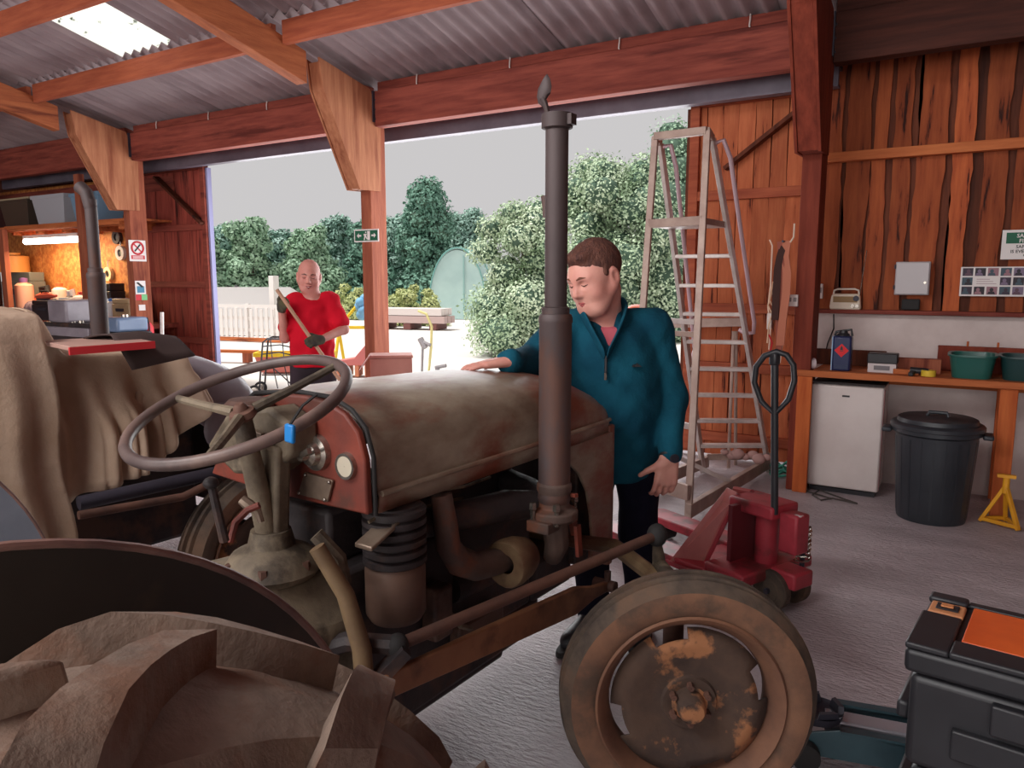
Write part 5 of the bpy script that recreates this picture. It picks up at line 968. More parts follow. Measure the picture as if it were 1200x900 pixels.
# ================================================================== PEOPLE (smooth-union distance fields turned into one mesh)
class SDF:
    def __init__(s, lo, hi, h):
        s.lo = np.array(lo, float); s.h = h; s.n = np.ceil((np.array(hi)-s.lo)/h).astype(int)+1; s.g = np.full(s.n, 1.0, np.float32)
    def _blk(s, lo, hi, m):
        a = np.clip(np.floor((np.minimum(lo, hi)-m-s.lo)/s.h).astype(int), 0, s.n-1); b = np.clip(np.ceil((np.maximum(lo, hi)+m-s.lo)/s.h).astype(int)+1, 1, s.n)
        ax = [(s.lo[i]+s.h*np.arange(a[i], b[i])).astype(np.float32) for i in range(3)]
        return tuple(slice(a[i], b[i]) for i in range(3)), ax
    def _mix(s, sl, d, k, sub):
        g = s.g[sl]
        if sub: d = -d; hh = np.maximum(k-np.abs(g-d), 0)/max(k, 1e-6); s.g[sl] = np.maximum(g, d)+hh*hh*k*.25
        else: hh = np.maximum(k-np.abs(g-d), 0)/max(k, 1e-6); s.g[sl] = np.minimum(g, d)-hh*hh*k*.25
    def cone(s, a, b, ra, rb, k=.02, sub=False):
        a = np.array(a, float); b = np.array(b, float); r = max(ra, rb); m = r+k+4*s.h
        sl, (X, Y, Z) = s._blk(a, b, m); X = X[:, None, None]-a[0]; Y = Y[None, :, None]-a[1]; Z = Z[None, None, :]-a[2]
        d = b-a; L = float(d @ d)+1e-9; t = np.clip((X*d[0]+Y*d[1]+Z*d[2])/L, 0, 1)
        s._mix(sl, np.sqrt((X-t*d[0])**2+(Y-t*d[1])**2+(Z-t*d[2])**2)-(ra+(rb-ra)*t), k, sub); return s
    def ell(s, c, r, M=None, k=.02, sub=False):
        c = np.array(c, float); r = np.array(r, float); m = r.max()+k+4*s.h
        sl, (X, Y, Z) = s._blk(c, c, m); X = X[:, None, None]-c[0]; Y = Y[None, :, None]-c[1]; Z = Z[None, None, :]-c[2]
        M = np.eye(3) if M is None else np.array(M)
        q = [(M[0, i]*X+M[1, i]*Y+M[2, i]*Z) for i in range(3)]
        k0 = np.sqrt(sum((q[i]/r[i])**2 for i in range(3))); k1 = np.sqrt(sum((q[i]/r[i]**2)**2 for i in range(3)))+1e-6
        s._mix(sl, k0*(k0-1)/k1, k, sub); return s
    def chain(s, pts, rs, k=.02):
        for i in range(len(pts)-1): s.cone(pts[i], pts[i+1], rs[i], rs[i+1], k)
        return s
    def plane_cut(s, p, n):   # remove the side the normal points to
        p = np.array(p, float); n = np.array(n, float); n /= np.linalg.norm(n); A = [(s.lo[i]+s.h*np.arange(s.n[i])-p[i]).astype(np.float32) for i in range(3)]
        d = A[0][:, None, None]*n[0]+A[1][None, :, None]*n[1]+A[2][None, None, :]*n[2]; s.g = np.maximum(s.g, d); return s
    def mesh(s, name, mats, parent=None, origin=(0, 0, 0), pick=None, disp=None, smooth=2):
        g = s.g; n = g.shape; ins = g < 0
        cs = np.zeros([x-1 for x in n], np.int16)
        for a in (0, 1):
            for b in (0, 1):
                for c in (0, 1): cs += ins[a:n[0]-1+a, b:n[1]-1+b, c:n[2]-1+c]
        act = (cs > 0) & (cs < 8); idx = np.full(act.shape, -1, np.int64); I = np.argwhere(act); idx[act] = np.arange(len(I))
        P = np.zeros((len(I), 3)); W_ = np.zeros(len(I)); co = np.array([(a, b, c) for a in (0, 1) for b in (0, 1) for c in (0, 1)])
        val = np.stack([g[I[:, 0]+c[0], I[:, 1]+c[1], I[:, 2]+c[2]] for c in co], 1).astype(float)
        for i in range(8):
            for ax in range(3):
                if co[i][ax] == 0:
                    j = [q for q in range(8) if all(co[q] == co[i]+np.eye(3, dtype=int)[ax])][0]; a, b = val[:, i], val[:, j]; m = (a < 0) != (b < 0)
                    t = a[m]/(a[m]-b[m]); P[m] += co[i]+t[:, None]*np.eye(3)[ax]; W_[m] += 1
        P = (P/W_[:, None]+I)*s.h+s.lo; F = []
        for ax in range(3):
            u, v = (ax+1) % 3, (ax+2) % 3; sh = [slice(None)]*3; s0 = list(sh); s1 = list(sh); s0[ax] = slice(0, n[ax]-1); s1[ax] = slice(1, n[ax])
            cr = ins[tuple(s0)] != ins[tuple(s1)]; E = np.argwhere(cr); ok = (E[:, u] > 0) & (E[:, v] > 0) & (E[:, u] < n[u]-1) & (E[:, v] < n[v]-1); E = E[ok]
            def cell(du, dv): q = E.copy(); q[:, u] -= du; q[:, v] -= dv; return idx[q[:, 0], q[:, 1], q[:, 2]]
            Q = np.stack([cell(1, 1), cell(0, 1), cell(0, 0), cell(1, 0)], 1); fl = ins[tuple(s0)][E[:, 0], E[:, 1], E[:, 2]]; Q[~fl] = Q[~fl][:, ::-1]; F.append(Q)
        F = np.concatenate(F); F = F[(F >= 0).all(1)]
        for _ in range(smooth):
            acc = np.zeros_like(P); cnt = np.zeros(len(P))
            for a, b in ((0, 1), (1, 2), (2, 3), (3, 0)): np.add.at(acc, F[:, a], P[F[:, b]]); np.add.at(acc, F[:, b], P[F[:, a]]); np.add.at(cnt, F[:, a], 1); np.add.at(cnt, F[:, b], 1)
            P = P*.45+.55*acc/np.maximum(cnt, 1)[:, None]
        if disp is not None: P = disp(P, F)
        mi = pick(P[F].mean(1)) if pick is not None else None
        me = bpy.data.meshes.new(name); me.from_pydata((P-np.array(origin)).tolist(), [], F.tolist())
        for m in (mats if isinstance(mats, (list, tuple)) else [mats]): me.materials.append(m)
        if mi is not None: me.polygons.foreach_set('material_index', mi.astype(np.int32))
        me.shade_smooth(); return link(name, me, parent)
def vnormals(P, F):
    N = np.zeros_like(P); fn = np.cross(P[F[:, 2]]-P[F[:, 0]], P[F[:, 3]]-P[F[:, 1]])
    for i in range(4): np.add.at(N, F[:, i], fn)
    return N/(np.linalg.norm(N, axis=1)[:, None]+1e-9)
def folds(amp, seed, sc=1.0, damp=None):
    r = np.random.default_rng(seed); K = r.normal(0, 1, (7, 3))*np.array([16, 16, 24])*sc; ph = r.uniform(0, 6.3, 7); am = r.uniform(.4, 1, 7)
    def f(P, F):
        N = vnormals(P, F); w = sum(am[i]*np.sin(P @ K[i]+ph[i]+1.2*np.sin(P @ K[(i+1) % 7]*.6)) for i in range(7))/3; return P+N*(amp*w)[:, None]
    return f
def unit(v): v = np.array(v, float); return v/np.linalg.norm(v)
def head_frame(c, facing, pitch, roll=0., sc=1.):
    f = unit([facing[0], facing[1], 0]); f = f*math.cos(pitch)-np.array([0, 0, 1])*math.sin(pitch); r = unit(np.cross(f, [0, 0, 1])); u = np.cross(r, f)   # r = the person's right
    c_, s_ = math.cos(roll), math.sin(roll); r, u = r*c_+u*s_, u*c_-r*s_
    M = np.stack([r, f, u], 1); return np.array(c, float), M, sc
def hpt(hf, p): return hf[0]+hf[1] @ (np.array(p)*hf[2])
def add_head(S_, hf, fat=0.):
    s = hf[2]; M = hf[1]; q = lambda *p: hpt(hf, p)
    S_.ell(q(0, -.012, .035), np.array([.077, .098, .088])*s, M, .02)
    S_.cone(q(0, .028, .0), q(0, .040, -.072), (.064+fat)*s, (.046+fat)*s, .03)
    for x in (-1, 1):
        S_.ell(q(x*.040, .052, -.032), np.array([.030, .030, .034])*s*(1+fat*8), M, .02); S_.cone(q(x*.066, -.005, -.035), q(x*.034, .055, -.090), .020*s, .022*s*(1+fat*6), .03)
        S_.cone(q(x*.014, .086, .024), q(x*.046, .072, .024), .011*s, .009*s, .014)
    S_.ell(q(0, .064, -.097), np.array([.026, .022, .020])*s, M, .02)
    S_.cone(q(0, .086, .018), q(0, .108, -.026), .0085*s, .0125*s, .012)
    for x in (-1, 1): S_.ell(q(x*.0115, .096, -.031), np.array([.0095, .012, .009])*s, M, .008)
    for x in (-1, 1): S_.ell(q(x*.032, .098, .004), np.array([.019, .017, .012])*s, M, .012, True)
    for x in (-1, 1): S_.ell(q(x*.032, .074, .003), np.array([.0155, .015, .0125])*s, M, .005)
    S_.cone(q(-.017, .087, -.0565), q(.017, .087, -.0565), .0062*s, .0062*s, .008); S_.cone(q(-.014, .086, -.068), q(.014, .086, -.068), .0072*s, .0072*s, .008)
    S_.cone(q(-.022, .0955, -.0618), q(.022, .0955, -.0618), .0028*s, .0028*s, .003, True)
    for x in (-1, 1): S_.ell(q(x*.083, -.010, -.004), np.array([.010, .021, .033])*s, M, .008); S_.ell(q(x*.090, -.004, -.002), np.array([.006, .011, .019])*s, M, .005, True)
def add_hand(S_, wrist, d, pn, curl, sc=1., thumb=1, spread=.16, tcurl=.5, fat=0.):
    # d: towards the fingertips, pn: out of the palm, thumb: which side the thumb leaves
    w = np.array(wrist, float); d = unit(d); pn = unit(np.array(pn)-d*np.dot(pn, d)); sd = np.cross(d, pn)*thumb; out = {}
    for o, L in ((-.030, .082), (-.010, .088), (.010, .086), (.028, .080)): S_.cone(w+sd*o*.6*sc, w+(d*L+sd*o)*sc, (.017+fat)*sc, (.0135+fat)*sc, .012)
    tips = []
    for i, (o, L) in enumerate(((.031, .070), (.0105, .080), (-.0105, .074), (-.031, .058))):
        p = w+(d*.088+sd*o)*sc; a = curl if not isinstance(curl, (list, tuple)) else curl[i]; dir_ = d+sd*(o*spread*10*.3); ang = a*.6
        for j, (fl, r0, r1) in enumerate(((.45, .0098, .0088), (.32, .0088, .0078), (.23, .0078, .0066))):
            dd = unit(dir_*math.cos(ang)+pn*math.sin(ang)); e = p+dd*L*fl*sc; S_.cone(p, e, (r0+fat)*sc, (r1+fat)*sc, .004); p = e; ang += a
        tips.append(p)
    p = w+(d*.030+sd*.030)*sc; dd = unit(d*.55+sd*.75+pn*.25); e = p+dd*.042*sc; S_.cone(w+(d*.02+sd*.012)*sc, p, (.017+fat)*sc, (.015+fat)*sc, .012); S_.cone(p, e, (.0135+fat)*sc, (.0108+fat)*sc, .008)
    d2 = unit(dd*math.cos(tcurl)+(d*.6+pn*.7)*math.sin(tcurl)); S_.cone(e, e+d2*.032*sc, (.0105+fat)*sc, (.0085+fat)*sc, .005); return tips
def skinmat(n, a, b): 
    m = mat(n, S(*a), S(*b), rough=.55, scale=9, bump=.04, bscale=80); m.node_tree.nodes['Principled BSDF'].inputs['Subsurface Weight'].default_value = .12; m.node_tree.nodes['Principled BSDF'].inputs['Subsurface Radius'].default_value = (.02, .008, .005); return m
MT['skin1'] = skinmat('pale_ruddy_skin', (226, 166, 150), (212, 144, 130)); MT['skin2'] = skinmat('ruddy_skin', (214, 150, 136), (196, 126, 116))
def face_bits(t, hf, org, brow, lipc, smile=False, open_eyes=True, stubble=None):
    q = lambda *p: Vector(hpt(hf, p)-org); s = hf[2]
    for x in (-1, 1):
        m = MB(); m.path([q(x*.014, .0985, .0235), q(x*.028, .096, .029), q(x*.048, .082, .025)], [.0035*s, .0042*s, .002*s], 6); m.build('eyebrow', brow, t)
        m = MB(); m.path([q(x*.019, .0895, .002), q(x*.032, .0915, -.0015 if not open_eyes else .006), q(x*.045, .084, .002)], [.0012*s, .0018*s, .001*s], 6); m.build('eyelid_line', flat('lash_dark', (60, 36, 32)), t)
        if open_eyes:
            m = MB(); m.sph(q(x*.032, .0785, .002), .0128*s, 14, 10); e = m.build('eyeball', flat('eye_white', (220, 210, 204), rough=.2), t); m = MB(); m.sph(q(x*.032, .0888, .001), .0046*s, 10, 8); m.build('iris', flat('iris_dark', (50, 40, 36), rough=.2), e)
    m = MB(); m.path([q(-.022, .090, -.0615+(.006 if smile else 0)), q(-.010, .0955, -.0585), q(0, .0965, -.0595), q(.010, .0955, -.0585), q(.022, .090, -.0615+(.006 if smile else 0))], [.001*s, .0036*s, .003*s, .0036*s, .001*s], 6)
    m.path([q(-.020, .090, -.0635+(.005 if smile else 0)), q(0, .0955, -.068-(.005 if smile else 0)), q(.020, .090, -.0635+(.005 if smile else 0))], [.001*s, .0048*s, .001*s], 6); m.build('lips', lipc, t)
    if smile: m = MB(); m.path([q(-.016, .0925, -.0600), q(0, .0965, -.0635), q(.016, .0925, -.0600)], [.001*s, .003*s, .001*s], 6); m.build('teeth', flat('teeth', (226, 214, 206), rough=.3), t)
def shoe(t, org, heel, toe, m_, sole):
    h, e = np.array(heel, float), np.array(toe, float); d = unit(e-h); S_ = SDF(np.minimum(h, e)-.12, np.maximum(h, e)+np.array([.12, .12, .2]), .008)
    S_.cone(h+[0, 0, .045], e-d*.04+[0, 0, .04], .043, .042, .03); S_.cone(h+d*.03+[0, 0, .05], h+d*.03+[0, 0, .13], .045, .048, .03); S_.cone(h+d*.06+[0, 0, .09], e-d*.08+[0, 0, .045], .04, .04, .03); S_.plane_cut([0, 0, .004], [0, 0, -1])
    o = S_.mesh('shoe', m_, t, org); b = MB(); n_ = np.array([-d[1], d[0], 0]); pts = []
    L = np.linalg.norm(e-h)
    for k in range(20): a = 2*math.pi*k/20; x = math.cos(a)*(L/2+.05); y = math.sin(a)*(.050 if math.cos(a) > -.2 else .044); c = (h+e)/2-org; pts.append((c+d*x+n_*y)[:2])
    b.prism([tuple(p) for p in pts], 0, .024); b.build('shoe_sole', sole, o, bevel=.005)
# ---------------------------------------------------------------- the young man in teal
O1 = np.array([-1.30, 2.86, 0.]); P1 = thing('person', 'young man in teal zip pullover with one hand on the old tractor bonnet', 'person', O1)
A = lambda px, py, D: np.array(at(px, py, D=D))
hf1 = head_frame(A(698, 325, 3.06), (-.36, -1.0), R(20), R(-4), 1.19)
neck = A(706, 366, 3.14); shL, shR = np.array([-1.155, 3.02, 1.345]), np.array([-1.465, 2.80, 1.345])
elL, wrL = A(788, 466, 3.20), A(784, 536, 3.06); elR, wrR = np.array([-1.475, 2.52, 1.22]), np.array([-1.40, 2.27, 1.262])
hipL, hipR = np.array([-1.20, 3.00, .82]), np.array([-1.36, 2.90, .82]); knL, knR = np.array([-1.17, 2.96, .45]), np.array([-1.34, 2.83, .45]); anL, anR = np.array([-1.16, 3.00, .09]), np.array([-1.33, 2.86, .09])
chest = (shL+shR)/2+np.array([0.03, -.02, -.16]); belly = np.array([-1.265, 2.90, 1.02]); pel = (hipL+hipR)/2+np.array([0, 0, .05])
fwd = unit([.50, -.86, 0]); sdv = unit(shL-shR); TM = np.stack([sdv, unit(np.cross([0, 0, 1], sdv)), np.array([0, 0, 1.])], 1)
B = SDF([-1.85, 2.0, 0], [-.80, 3.3, 1.80], .0055)
add_head(B, hf1, .011); B.cone(hpt(hf1, (0, -.03, -.06)), neck+[0, 0, -.02], .062, .066, .03); B.cone(neck+[0, 0, -.02], chest, .07, .10, .05)
B.ell(chest, (.165, .105, .17), TM, .04); B.ell(belly, (.16, .125, .17), TM, .05); B.ell(pel, (.16, .115, .12), TM, .04)
for sh, el, wr in ((shL, elL, wrL), (shR, elR, wrR)): B.cone(chest+[0, 0, .1], sh, .07, .058, .04); B.cone(sh, el, .052, .042, .02); B.cone(el, wr, .041, .028, .02)
for hp_, kn, an in ((hipL, knL, anL), (hipR, knR, anR)): B.cone(hp_, kn, .082, .056, .03); B.cone(kn, an, .054, .036, .02)
add_hand(B, wrL, (-.10, -.08, -1), (-.62, .74, .05), (.50, .55, .6, .65), 1.22, -1, .10, .5)
add_hand(B, wrR, (-.72, -.66, -.10), (-.05, -.05, -1), (.08, .10, .12, .14), 1.05, -1, .25, .2)
def hairpick(hf, line):
    def f(C_): q = (C_-hf[0]) @ hf[1]/hf[2]; return q
    return f
B.mesh('body', MT['skin1'], P1, O1, smooth=2)
# short brown hair: a shell over the skull
HR = SDF(hf1[0]-.17, hf1[0]+.19, .005); s_ = hf1[2]
HR.ell(hpt(hf1, (0, -.014, .042)), np.array([.0815, .101, .091])*s_, hf1[1], .02); HR.ell(hpt(hf1, (0, .055, .092)), np.array([.052, .036, .020])*s_, hf1[1], .02)
for x in (-1, 1): HR.cone(hpt(hf1, (x*.076, .022, .02)), hpt(hf1, (x*.078, .012, .004)), .009*s_, .006*s_, .015)
HR.ell(hpt(hf1, (0, .115, .022)), np.array([.062, .062, .052])*s_, hf1[1], .015, True)
for x in (-1, 1): HR.ell(hpt(hf1, (x*.095, .0, -.035)), np.array([.05, .045, .045])*s_, hf1[1], .012, True)
HR.plane_cut(hpt(hf1, (0, -.06, -.055)), hf1[1] @ np.array([0, .25, -1])); HR.plane_cut(hpt(hf1, (0, .02, -.012)), hf1[1] @ np.array([0, .55, -.55]))
HR.mesh('hair', mat('short_brown_hair', S(112, 70, 56), S(80, 48, 42), rough=.8, scale=60, stretch=(1, 1, .4), bump=.6, bscale=120), P1, O1, disp=folds(.0018, 3, 6))
face_bits(P1, hf1, O1, flat('brow_brown', (120, 76, 60)), flat('lip_pink', (178, 92, 92)), open_eyes=False)
# pink T-shirt at the neck
TS = SDF([-1.6, 2.55, 1.0], [-1.0, 3.3, 1.55], .007); TS.ell(chest+[0, 0, .02], (.172, .118, .19), TM, .04); TS.cone(neck+[0, 0, -.03], chest, .074, .11, .05); TS.plane_cut(neck+fwd*.02+[0, 0, -.02], np.array([0, 0, 1])+fwd*.55)
TS.mesh('tshirt', flat('dusty_pink_cotton', (200, 96, 108), rough=.9), P1, O1)
# teal pullover
teal = mat('teal_fleece', S(24, 88, 108), S(16, 68, 88), rough=.9, scale=5, bump=.25, bscale=60, spec=.15)
J = SDF([-1.85, 2.0, .60], [-.80, 3.35, 1.60], .007)
J.ell(chest, (.198, .140, .19), TM, .05); J.ell(belly, (.195, .158, .20), TM, .07); J.cone(belly+[0, 0, -.04], pel+[0, 0, -.06], .165, .175, .05); J.ell((belly+pel)/2+[0, 0, -.04], (.198, .150, .19), TM, .05); J.ell(chest+[0, .0, .12], (.16, .10, .07), TM, .05)
for sh in (shL, shR): J.cone(neck+(sh-neck)*.22+[0, 0, -.035]-fwd*.03, sh+[0, 0, .0], .078, .07, .04)
for sh, el, wr in ((shL, elL, wrL), (shR, elR, wrR)): J.cone(chest+[0, 0, .12], sh+[0, 0, .005], .07, .073, .04); J.cone(sh, el, .078, .064, .03); J.cone(el, wr*.95+el*.05, .064, .047, .03)
J.cone(neck+[0, 0, -.03]-fwd*.01, neck+[0, 0, .012]-fwd*.035, .088, .086, .03)     # stand collar
J.cone(neck-fwd*.02+[0, 0, -.02], neck-fwd*.0+[0, 0, .12], .066, .072, .01, True)
v = neck+fwd*.10+[0, 0, .03]; w_ = chest+fwd*.165+[0, 0, .045]
J.cone(v, w_, .070, .012, .012, True)
J.plane_cut([0, 0, .725], np.array([.02, 0, -1.])); J.plane_cut(wrR+unit(wrR-elR)*-.03, unit(wrR-elR)) if False else None
fo = folds(.006, 12, 1.8)
jo = J.mesh('pullover', teal, P1, O1, disp=fo)
cl_pts = [(.0, .160, -.155), (.030, .140, -.09), (.058, .100, -.025), (.082, .035, .015), (.078, -.035, .035), (.045, -.082, .045), (0, -.095, .048)]
cl_pts = [(-x, y, z) for x, y, z in cl_pts[:-1]]+cl_pts[::-1]
cb_ = MB(); rr = []
for x, y, z in cl_pts:
    out = unit([x, y*.6, 0]) if abs(x)+abs(y) > .01 else np.array([0, -1, 0]); up_ = .052 if y < .12 else .035; fl = .016 if y < .05 else .030
    P_ = lambda a, b: Vector(neck+sdv*(x+out[0]*a)+fwd*(y+out[1]*a)+np.array([0, 0, z+b-.02])-O1)
    rr.append([P_(-.004, -.03), P_(fl*.4, up_*.5), P_(fl, up_), P_(fl+.012, up_-.006), P_(fl*.5+.016, .0), P_(.012, -.03)])
cb_.loft(rr); co_ = cb_.build('collar', teal, jo, ang=75); ss = co_.modifiers.new('smooth', 'SUBSURF'); ss.levels = 2; ss.render_levels = 2
zp0, zp1 = neck+fwd*.172+np.array([0, 0, -.165]), neck+fwd*.176+np.array([0, 0, -.235])
m = MB(); m.tube(Vector(zp0-O1), Vector(zp1-O1), .006, n=8); m.build('zip', MT['black'], jo); m = MB(); m.box(Vector(zp1-O1+fwd*.006+np.array([0, 0, -.012])), (.010, .010, .028)); m.build('zip_pull', MT['chrome'], jo)
lg = chest+sdv*.085+fwd*.150+np.array([0, 0, .02]); lx, lz = sdv, np.array([0, 0, 1.])
b = MB(); pts = [(-.020, 0), (-.012, .010), (-.006, .007), (.002, .014), (.010, .008), (.020, 0)]; b.add([Vector(lg+lx*x+lz*z+fwd*d-O1) for d in (-.02, .006) for x, z in pts], [tuple(range(6)), tuple(range(11, 5, -1))]+[(i, (i+1) % 6, 6+(i+1) % 6, 6+i) for i in range(6)]); lab(b.build('chest_logo', MT['black'], jo, smooth=False), 'small black peaked logo on the chest')
TRm = mat('navy_trousers', S(30, 30, 48), S(22, 22, 38), rough=.9, scale=6, bump=.2, bscale=40, spec=.15)
TR = SDF([-1.7, 2.6, .02], [-.9, 3.3, 1.0], .009); TR.ell(pel, (.178, .135, .13), TM, .04)
for hp_, kn, an in ((hipL, knL, anL), (hipR, knR, anR)): TR.cone(hp_, kn, .098, .080, .03); TR.cone(kn, an+[0, 0, -.02], .080, .070, .03)
TR.plane_cut([0, 0, .05], [0, 0, -1]); TR.mesh('trousers', TRm, P1, O1, disp=folds(.006, 5, 1))
tR = np.array(at(652, 765, Z=.03)); tR[2] = 0; hR = anR.copy(); hR[2] = 0; shoe(P1, O1, hR+np.array([.0, .03, 0]), hR+(tR-hR)*.80, MT['black'], MT['rubber']); hL = anL.copy(); hL[2] = 0; shoe(P1, O1, hL+np.array([0, .03, 0]), hL+np.array([.05, -.19, 0]), MT['black'], MT['rubber'])
m = MB(); wd = Vector(unit(wrL-elL)); q = wd.orthogonal().normalized(); r2 = wd.cross(q); m.path([Vector(wrL-O1)+(q*math.cos(a)+r2*math.sin(a))*.035-wd*.004 for a in np.linspace(0, 2*math.pi, 25)[:-1]], .009, 8, closed=True); wo = m.build('watch', MT['black'], P1)
wf = Vector(unit([.75, -.6, .1])); m = MB(); m.path([Vector(wrL-O1)+wf*.036, Vector(wrL-O1)+wf*.047], .018, 16); lab(m.build('watch_face', MT['steel_dark'], wo), 'dark round watch face')
# ---------------------------------------------------------------- the man in red
O2 = np.array([-4.36, 4.18, 0.]); P2 = thing('person', 'balding man in red T-shirt and dark gloves holding a long wooden handle', 'person', O2)
DD = 5.8; hf2 = head_frame(A(362, 324, DD), (.70, -.72), R(8), R(3), 1.06)
neck2 = A(366, 345, DD+.02); s2L, s2R = A(386, 353, DD+.05), A(346, 354, DD); e2L, w2L_ = A(403, 386, DD), A(376, 398, DD-.22); e2R, w2R = A(334, 396, DD-.02), A(330, 362, DD-.16)
ch2 = (s2L+s2R)/2+np.array([0, 0, -.14]); be2 = A(366, 402, DD+.02); pe2 = A(367, 425, DD+.02); f2 = unit([.68, -.73, 0]); sd2 = unit((s2L-s2R)*[1, 1, 0]); TM2 = np.stack([sd2, unit(np.cross([0, 0, 1], sd2)), np.array([0, 0, 1.])], 1)
h2L, h2R = pe2+sd2*.085+[0, 0, -.03], pe2-sd2*.085+[0, 0, -.03]; k2L, k2R = h2L*[1, 1, 0]+[0.02, -.02, .47], h2R*[1, 1, 0]+[0, -.02, .47]; a2L, a2R = k2L*[1, 1, 0]+[0, .03, .08], k2R*[1, 1, 0]+[0, .03, .08]
B = SDF(O2-np.array([.55, .55, 0]), O2+np.array([.55, .55, 1.80]), .0065)
add_head(B, hf2); B.cone(hpt(hf2, (0, -.03, -.05)), neck2+[0, 0, -.03], .054, .058, .03); B.cone(neck2+[0, 0, -.03], ch2, .062, .09, .05); B.ell(ch2, (.15, .095, .16), TM2, .04); B.ell(be2, (.135, .10, .15), TM2, .05); B.ell(pe2, (.14, .10, .11), TM2, .04)
for sh, el, wr in ((s2L, e2L, w2L_), (s2R, e2R, w2R)): B.cone(ch2+[0, 0, .1], sh, .06, .05, .04); B.cone(sh, el, .046, .037, .02); B.cone(el, wr, .038, .027, .02)
for a_, b_, c_ in ((h2L, k2L, a2L), (h2R, k2R, a2R)): B.cone(a_, b_, .078, .052, .03); B.cone(b_, c_, .05, .034, .02)
pol0, pol1 = A(329, 346, DD-.26), A(386, 428, DD-.28); pd = unit(pol1-pol0)
g1 = pol0+pd*.06; g2 = pol0+pd*(np.dot(A(368, 400, DD-.27)-pol0, pd))
def grip(S_, wr, g, fat, thumb): 
    d = unit(g-wr+np.array([0, 0, .0001])); pn = unit(np.cross(d, pd))*thumb; return add_hand(S_, wr, d+pn*-.2, pn, (.95, 1.0, 1.0, 1.05), .95, thumb, .05, .9, fat)
grip(B, w2R, g1, 0, 1); grip(B, w2L_, g2, 0, -1)
B.mesh('body', MT['skin2'], P2, O2, smooth=2)
glm = mat('dark_work_gloves', S(58, 52, 50), S(84, 78, 50), rough=.9, scale=12)
for wr, el, g_, th_ in ((w2R, e2R, g1, 1), (w2L_, e2L, g2, -1)):
    GL = SDF(np.minimum(wr, g_)-.22, np.maximum(wr, g_)+.22, .006); grip(GL, wr, g_, .0035, th_); GL.cone(wr, wr+unit(wr-el)*.03, .034, .03, .01); GL.mesh('glove', glm, P2, O2)
HR = SDF(hf2[0]-.16, hf2[0]+.16, .006); HR.ell(hpt(hf2, (0, -.026, .022)), np.array([.082, .094, .080]), hf2[1], .02); HR.ell(hpt(hf2, (0, .045, .085)), np.array([.085, .115, .075]), hf2[1], .01, True); HR.ell(hpt(hf2, (0, .085, -.01)), np.array([.075, .085, .08]), hf2[1], .01, True); HR.plane_cut(hpt(hf2, (0, -.06, -.05)), hf2[1] @ np.array([0, .3, -1]))
HR.mesh('hair', mat('cropped_grey_hair', S(120, 100, 96), S(90, 74, 72), rough=.9, scale=60, bump=.5, bscale=100), P2, O2)
face_bits(P2, hf2, O2, flat('brow_grey', (96, 66, 60)), flat('lip_red', (160, 76, 78)), smile=True, open_eyes=False)
redc = mat('red_cotton', S(214, 26, 48), S(190, 16, 38), rough=.9, scale=4, spec=.15)
J = SDF(O2-np.array([.5, .5, -.7]), O2+np.array([.5, .5, 1.6]), .0075); J.ell(ch2, (.185, .125, .18), TM2, .05); J.ell(be2, (.172, .135, .17), TM2, .05); J.ell(pe2, (.172, .138, .15), TM2, .05); J.ell(ch2+[0, 0, .10], (.15, .09, .06), TM2, .05)
for sh, el in ((s2L, e2L), (s2R, e2R)): J.cone(ch2+[0, 0, .1], sh, .065, .068, .04); J.cone(sh, sh*.25+el*.75, .070, .070, .03); J.plane_cut(sh*.22+el*.78, unit(el-sh)) if False else None
for sh in (s2L, s2R): J.cone(neck2+(sh-neck2)*.3+[0, 0, -.045]-f2*.02, sh+[0, 0, -.005], .06, .062, .04)
J.cone(neck2+f2*.02+[0, 0, -.012], neck2+[0, 0, .1], .062, .075, .01, True); J.plane_cut([0, 0, .885], [0, 0, -1]); J.mesh('tshirt', redc, P2, O2, disp=folds(.007, 9, 1.6))
TR = SDF(O2-np.array([.4, .4, 0]), O2+np.array([.4, .4, 1.1]), .009); TR.ell(pe2, (.16, .125, .12), TM2, .04)
for a_, b_, c_ in ((h2L, k2L, a2L), (h2R, k2R, a2R)): TR.cone(a_, b_, .092, .076, .03); TR.cone(b_, c_+[0, 0, -.02], .076, .066, .03)
TR.plane_cut([0, 0, .04], [0, 0, -1]); TR.mesh('trousers', mat('dark_plum_trousers', S(50, 34, 44), S(38, 26, 34), rough=.9, scale=5), P2, O2, disp=folds(.006, 15, 1))
for a_ in (a2L, a2R): h_ = a_*[1, 1, 0]; shoe(P2, O2, h_, h_+f2*.2, MT['black'], MT['rubber'])
e_ = pol0+pd*1.62
tl = thing('broom', 'long wooden broom handle held slantwise by the man in red', 'broom', (e_[0], e_[1], 0)); to = np.array([e_[0], e_[1], 0])
t_end = (1.3-0)*0; kk = (pol0[2]-.06)/-pd[2]; e_ = pol0+pd*kk
m = MB(); m.tube(Vector(pol0-pd*.05-to), Vector(e_-to), .0135, n=12); m.build('handle', mat('pale_ash_handle', S(196, 150, 124), S(176, 130, 104), rough=.6, scale=5), tl)
m = MB(); q = Vector(e_-to); m.bb((q.x-.16, q.y-.03, .05), (q.x+.16, q.y+.03, .09)); m.build('broom_head', MT['post'], tl, bevel=.006)
for k in range(16):
    m = MB(); m.bb((q.x-.155+.02*k, q.y-.028, 0), (q.x-.142+.02*k, q.y+.028, .05)); m.build('bristle_tuft', MT['plank_dark'], tl, smooth=False)
